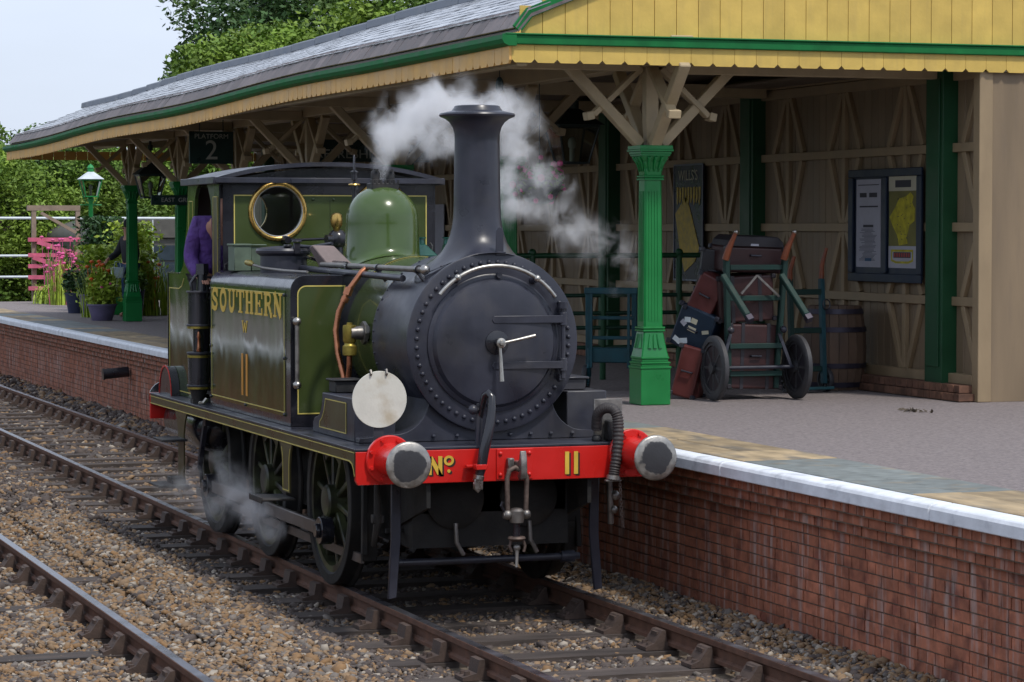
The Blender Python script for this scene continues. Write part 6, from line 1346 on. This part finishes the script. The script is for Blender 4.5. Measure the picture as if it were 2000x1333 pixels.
# foliage masses; those out of view are added to block sky and darken reflections
def wood(label, name, spec, mat, seed, lsz):
    rg = np.random.default_rng(seed); P_ = []
    for (x, y, z, r_, n_) in spec:
        d = rg.normal(size=(n_, 3)); d /= np.linalg.norm(d, axis=1)[:, None]; P_.append(np.array([x, y, z])+d*r_*rg.uniform(.5, 1, (n_, 1)))
    V, F = leaf_quads(np.vstack(P_), lsz, rg); o = bpy.data.objects.new(name, qmesh(name, V, F, mat)); COL.objects.link(o); FR[o] = Vector(); tag(o, label, 'wood', kind='stuff')
rg = np.random.default_rng(77)
wood('unseen wood added at far left to block low sky and fill reflections', 'sky_blocking_wood', [(-46+rg.normal()*2, y, rg.uniform(1.0, 4.0), rg.uniform(1.8, 3), 500) for y in np.linspace(-30, 90, 70)], 'tree_leaf_dark', 78, .45)  # added, not in view; blocks low sky on the left and fills reflections
wood('unseen wood added behind the camera to darken reflections', 'reflection_wood', [(x, -62+rg.normal()*2, rg.uniform(.5, 7.5), rg.uniform(2.2, 3.2), 800) for x in np.linspace(-50, 40, 90)], 'tree_leaf_dark', 80, .6)  # added behind the camera so porthole glass and front paint reflect dark foliage
wood('unseen hedge added behind the opposite platform to darken the tank reflection', 'reflection_hedge', [(-9.5+rg.normal()*.3, y, rg.uniform(1.1, 3.0), rg.uniform(.6, .9), 260) for y in np.linspace(6, 75, 190)], 'tree_leaf', 81, .10)  # added out of view so the tank side's upper part reflects dark green
wood('far hedge and wood beyond the garden, unseen left end raised to block sky reflections', 'distant_wood', [(x, 95+rg.normal()*3, rg.uniform(.5, 3.6 if x > -6 else 7.5), rg.uniform(1.6, 2.8), 800) for x in np.linspace(-62, 50, 110)], 'tree_leaf_dark', 79, .30)  # right part is background; unseen left end extended and raised to cut sky reflections
# ================================================================== STEAM
def steam(name, label, blobs, dens, lo_, hi_, nscale, thr, seed=0, stepc=None):
    """volume whose density is a sum of soft blobs eaten into by turbulent noise"""
    m = bpy.data.materials.new(name+'_mat'); m.use_nodes = True; t = m.node_tree; t.nodes.clear(); N_ = t.nodes.new; Lk = t.links.new
    out = N_('ShaderNodeOutputMaterial'); pv = N_('ShaderNodeVolumePrincipled'); pv.inputs['Color'].default_value = (.97, .97, .985, 1); pv.inputs['Anisotropy'].default_value = .1
    geo = N_('ShaderNodeNewGeometry'); 
    nz1 = N_('ShaderNodeTexNoise'); nz1.inputs['Scale'].default_value = nscale*.7; nz1.inputs['Detail'].default_value = 2
    off = N_('ShaderNodeVectorMath'); off.operation = 'MULTIPLY_ADD'; off.inputs[1].default_value = (.30, .2, .30); Lk(geo.outputs['Position'], nz1.inputs['Vector']); Lk(nz1.outputs['Color'], off.inputs[0]); 
    sub_ = N_('ShaderNodeVectorMath'); sub_.operation = 'SUBTRACT'; sub_.inputs[1].default_value = (.15, .10, .15); Lk(geo.outputs['Position'], sub_.inputs[0]); Lk(sub_.outputs[0], off.inputs[2]); pos = off.outputs[0]
    acc = None
    for (x, y, z, r_, k) in blobs:
        s_ = N_('ShaderNodeVectorMath'); s_.operation = 'DISTANCE'; s_.inputs[1].default_value = (x, y, z); Lk(pos, s_.inputs[0])
        mr = N_('ShaderNodeMapRange'); mr.interpolation_type = 'SMOOTHSTEP'; mr.inputs['From Min'].default_value = r_*1.25; mr.inputs['From Max'].default_value = r_*.1; mr.inputs['To Max'].default_value = k; Lk(s_.outputs['Value'], mr.inputs['Value'])
        if acc is None: acc = mr.outputs[0]
        else:
            a = N_('ShaderNodeMath'); a.operation = 'MAXIMUM'; Lk(acc, a.inputs[0]); Lk(mr.outputs[0], a.inputs[1]); acc = a.outputs[0]
    nz = N_('ShaderNodeTexNoise'); nz.inputs['Scale'].default_value = nscale; nz.inputs['Detail'].default_value = 7; nz.inputs['Roughness'].default_value = .6; nz.inputs['Distortion'].default_value = .4; Lk(geo.outputs['Position'], nz.inputs['Vector'])
    s1 = N_('ShaderNodeMath'); s1.operation = 'MULTIPLY_ADD'; s1.inputs[1].default_value = 3.4; s1.inputs[2].default_value = -1.7-thr; Lk(nz.outputs['Fac'], s1.inputs[0])
    s2 = N_('ShaderNodeMath'); s2.operation = 'ADD'; Lk(acc, s2.inputs[0]); Lk(s1.outputs[0], s2.inputs[1])
    s3 = N_('ShaderNodeMath'); s3.operation = 'MULTIPLY'; s3.use_clamp = True; Lk(s2.outputs[0], s3.inputs[0]); s3.inputs[1].default_value = 1.6
    s4 = N_('ShaderNodeMath'); s4.operation = 'MULTIPLY'; Lk(s3.outputs[0], s4.inputs[0]); Lk(acc, s4.inputs[1])
    s5 = N_('ShaderNodeMath'); s5.operation = 'MULTIPLY'; s5.inputs[1].default_value = dens; Lk(s4.outputs[0], s5.inputs[0]); Lk(s5.outputs[0], pv.inputs['Density']); Lk(pv.outputs[0], out.inputs['Volume'])
    MATS[name+'_mat'] = m
    o = put(name, MB().box(lo_[0], hi_[0], lo_[1], hi_[1], lo_[2], hi_[2]), name+'_mat', smooth=0); tag(o, label, 'steam', kind='stuff'); return o
def at(px, py, y):
    d = cam.rotation_euler.to_matrix() @ Vector(((px-1000)/5339.8, (666.5-py)/5339.8, -1)); o = Vector((-6.094, -17.0452, 2.5805)); t = (y-o.y)/d.y; return tuple(o+d*t)
def B(px, py, y, r_, k): return (*at(px, py, y), r_, k)
steam('steam_plume', 'white steam rising from the dome valves and drifting behind the chimney', [
    B(748, 335, 3.55, .09, 1), B(755, 300, 3.6, .17, 1), B(768, 262, 3.65, .24, 1), B(815, 232, 3.75, .28, 1.05), B(850, 205, 3.8, .24, 1), B(845, 265, 3.8, .24, .9), B(905, 215, 3.9, .26, 1), B(960, 225, 4.0, .27, .95), B(905, 270, 3.9, .2, .7),
    B(1015, 240, 4.1, .25, 0.63), B(1005, 290, 4.1, .28, 0.66), B(985, 345, 4.1, .26, 0.66), B(1040, 335, 4.2, .24, 0.57), B(1010, 395, 4.2, .27, 0.66), B(1050, 400, 4.3, .24, 0.57), B(1090, 425, 4.3, .26, 0.50), B(1085, 360, 4.3, .2, 0.37), B(1130, 455, 4.4, .26, 0.40), B(1170, 475, 4.4, .25, 0.37), B(1210, 495, 4.5, .22, 0.34), B(1215, 535, 4.5, .18, 0.31)],
    10.5, (-.35, 3.35, 2.0), (3.0, 4.85, 3.95), 5.2, .20)
steam('cylinder_steam', 'small cloud of steam drifting beside the wheels near the rear step', [
    B(395, 960, 4.6, .16, .50), B(440, 935, 4.2, .20, .62), B(470, 965, 3.9, .20, .75), B(505, 1000, 3.5, .18, .75), B(535, 1035, 3.2, .14, .6), B(430, 990, 4.2, .16, .45), B(345, 960, 5.0, .16, .45), B(375, 940, 4.8, .16, .5), B(410, 985, 4.5, .18, .5)],
    9.0, (-1.75, 2.7, .02), (-.87, 5.9, 1.0), 4.5, .15)
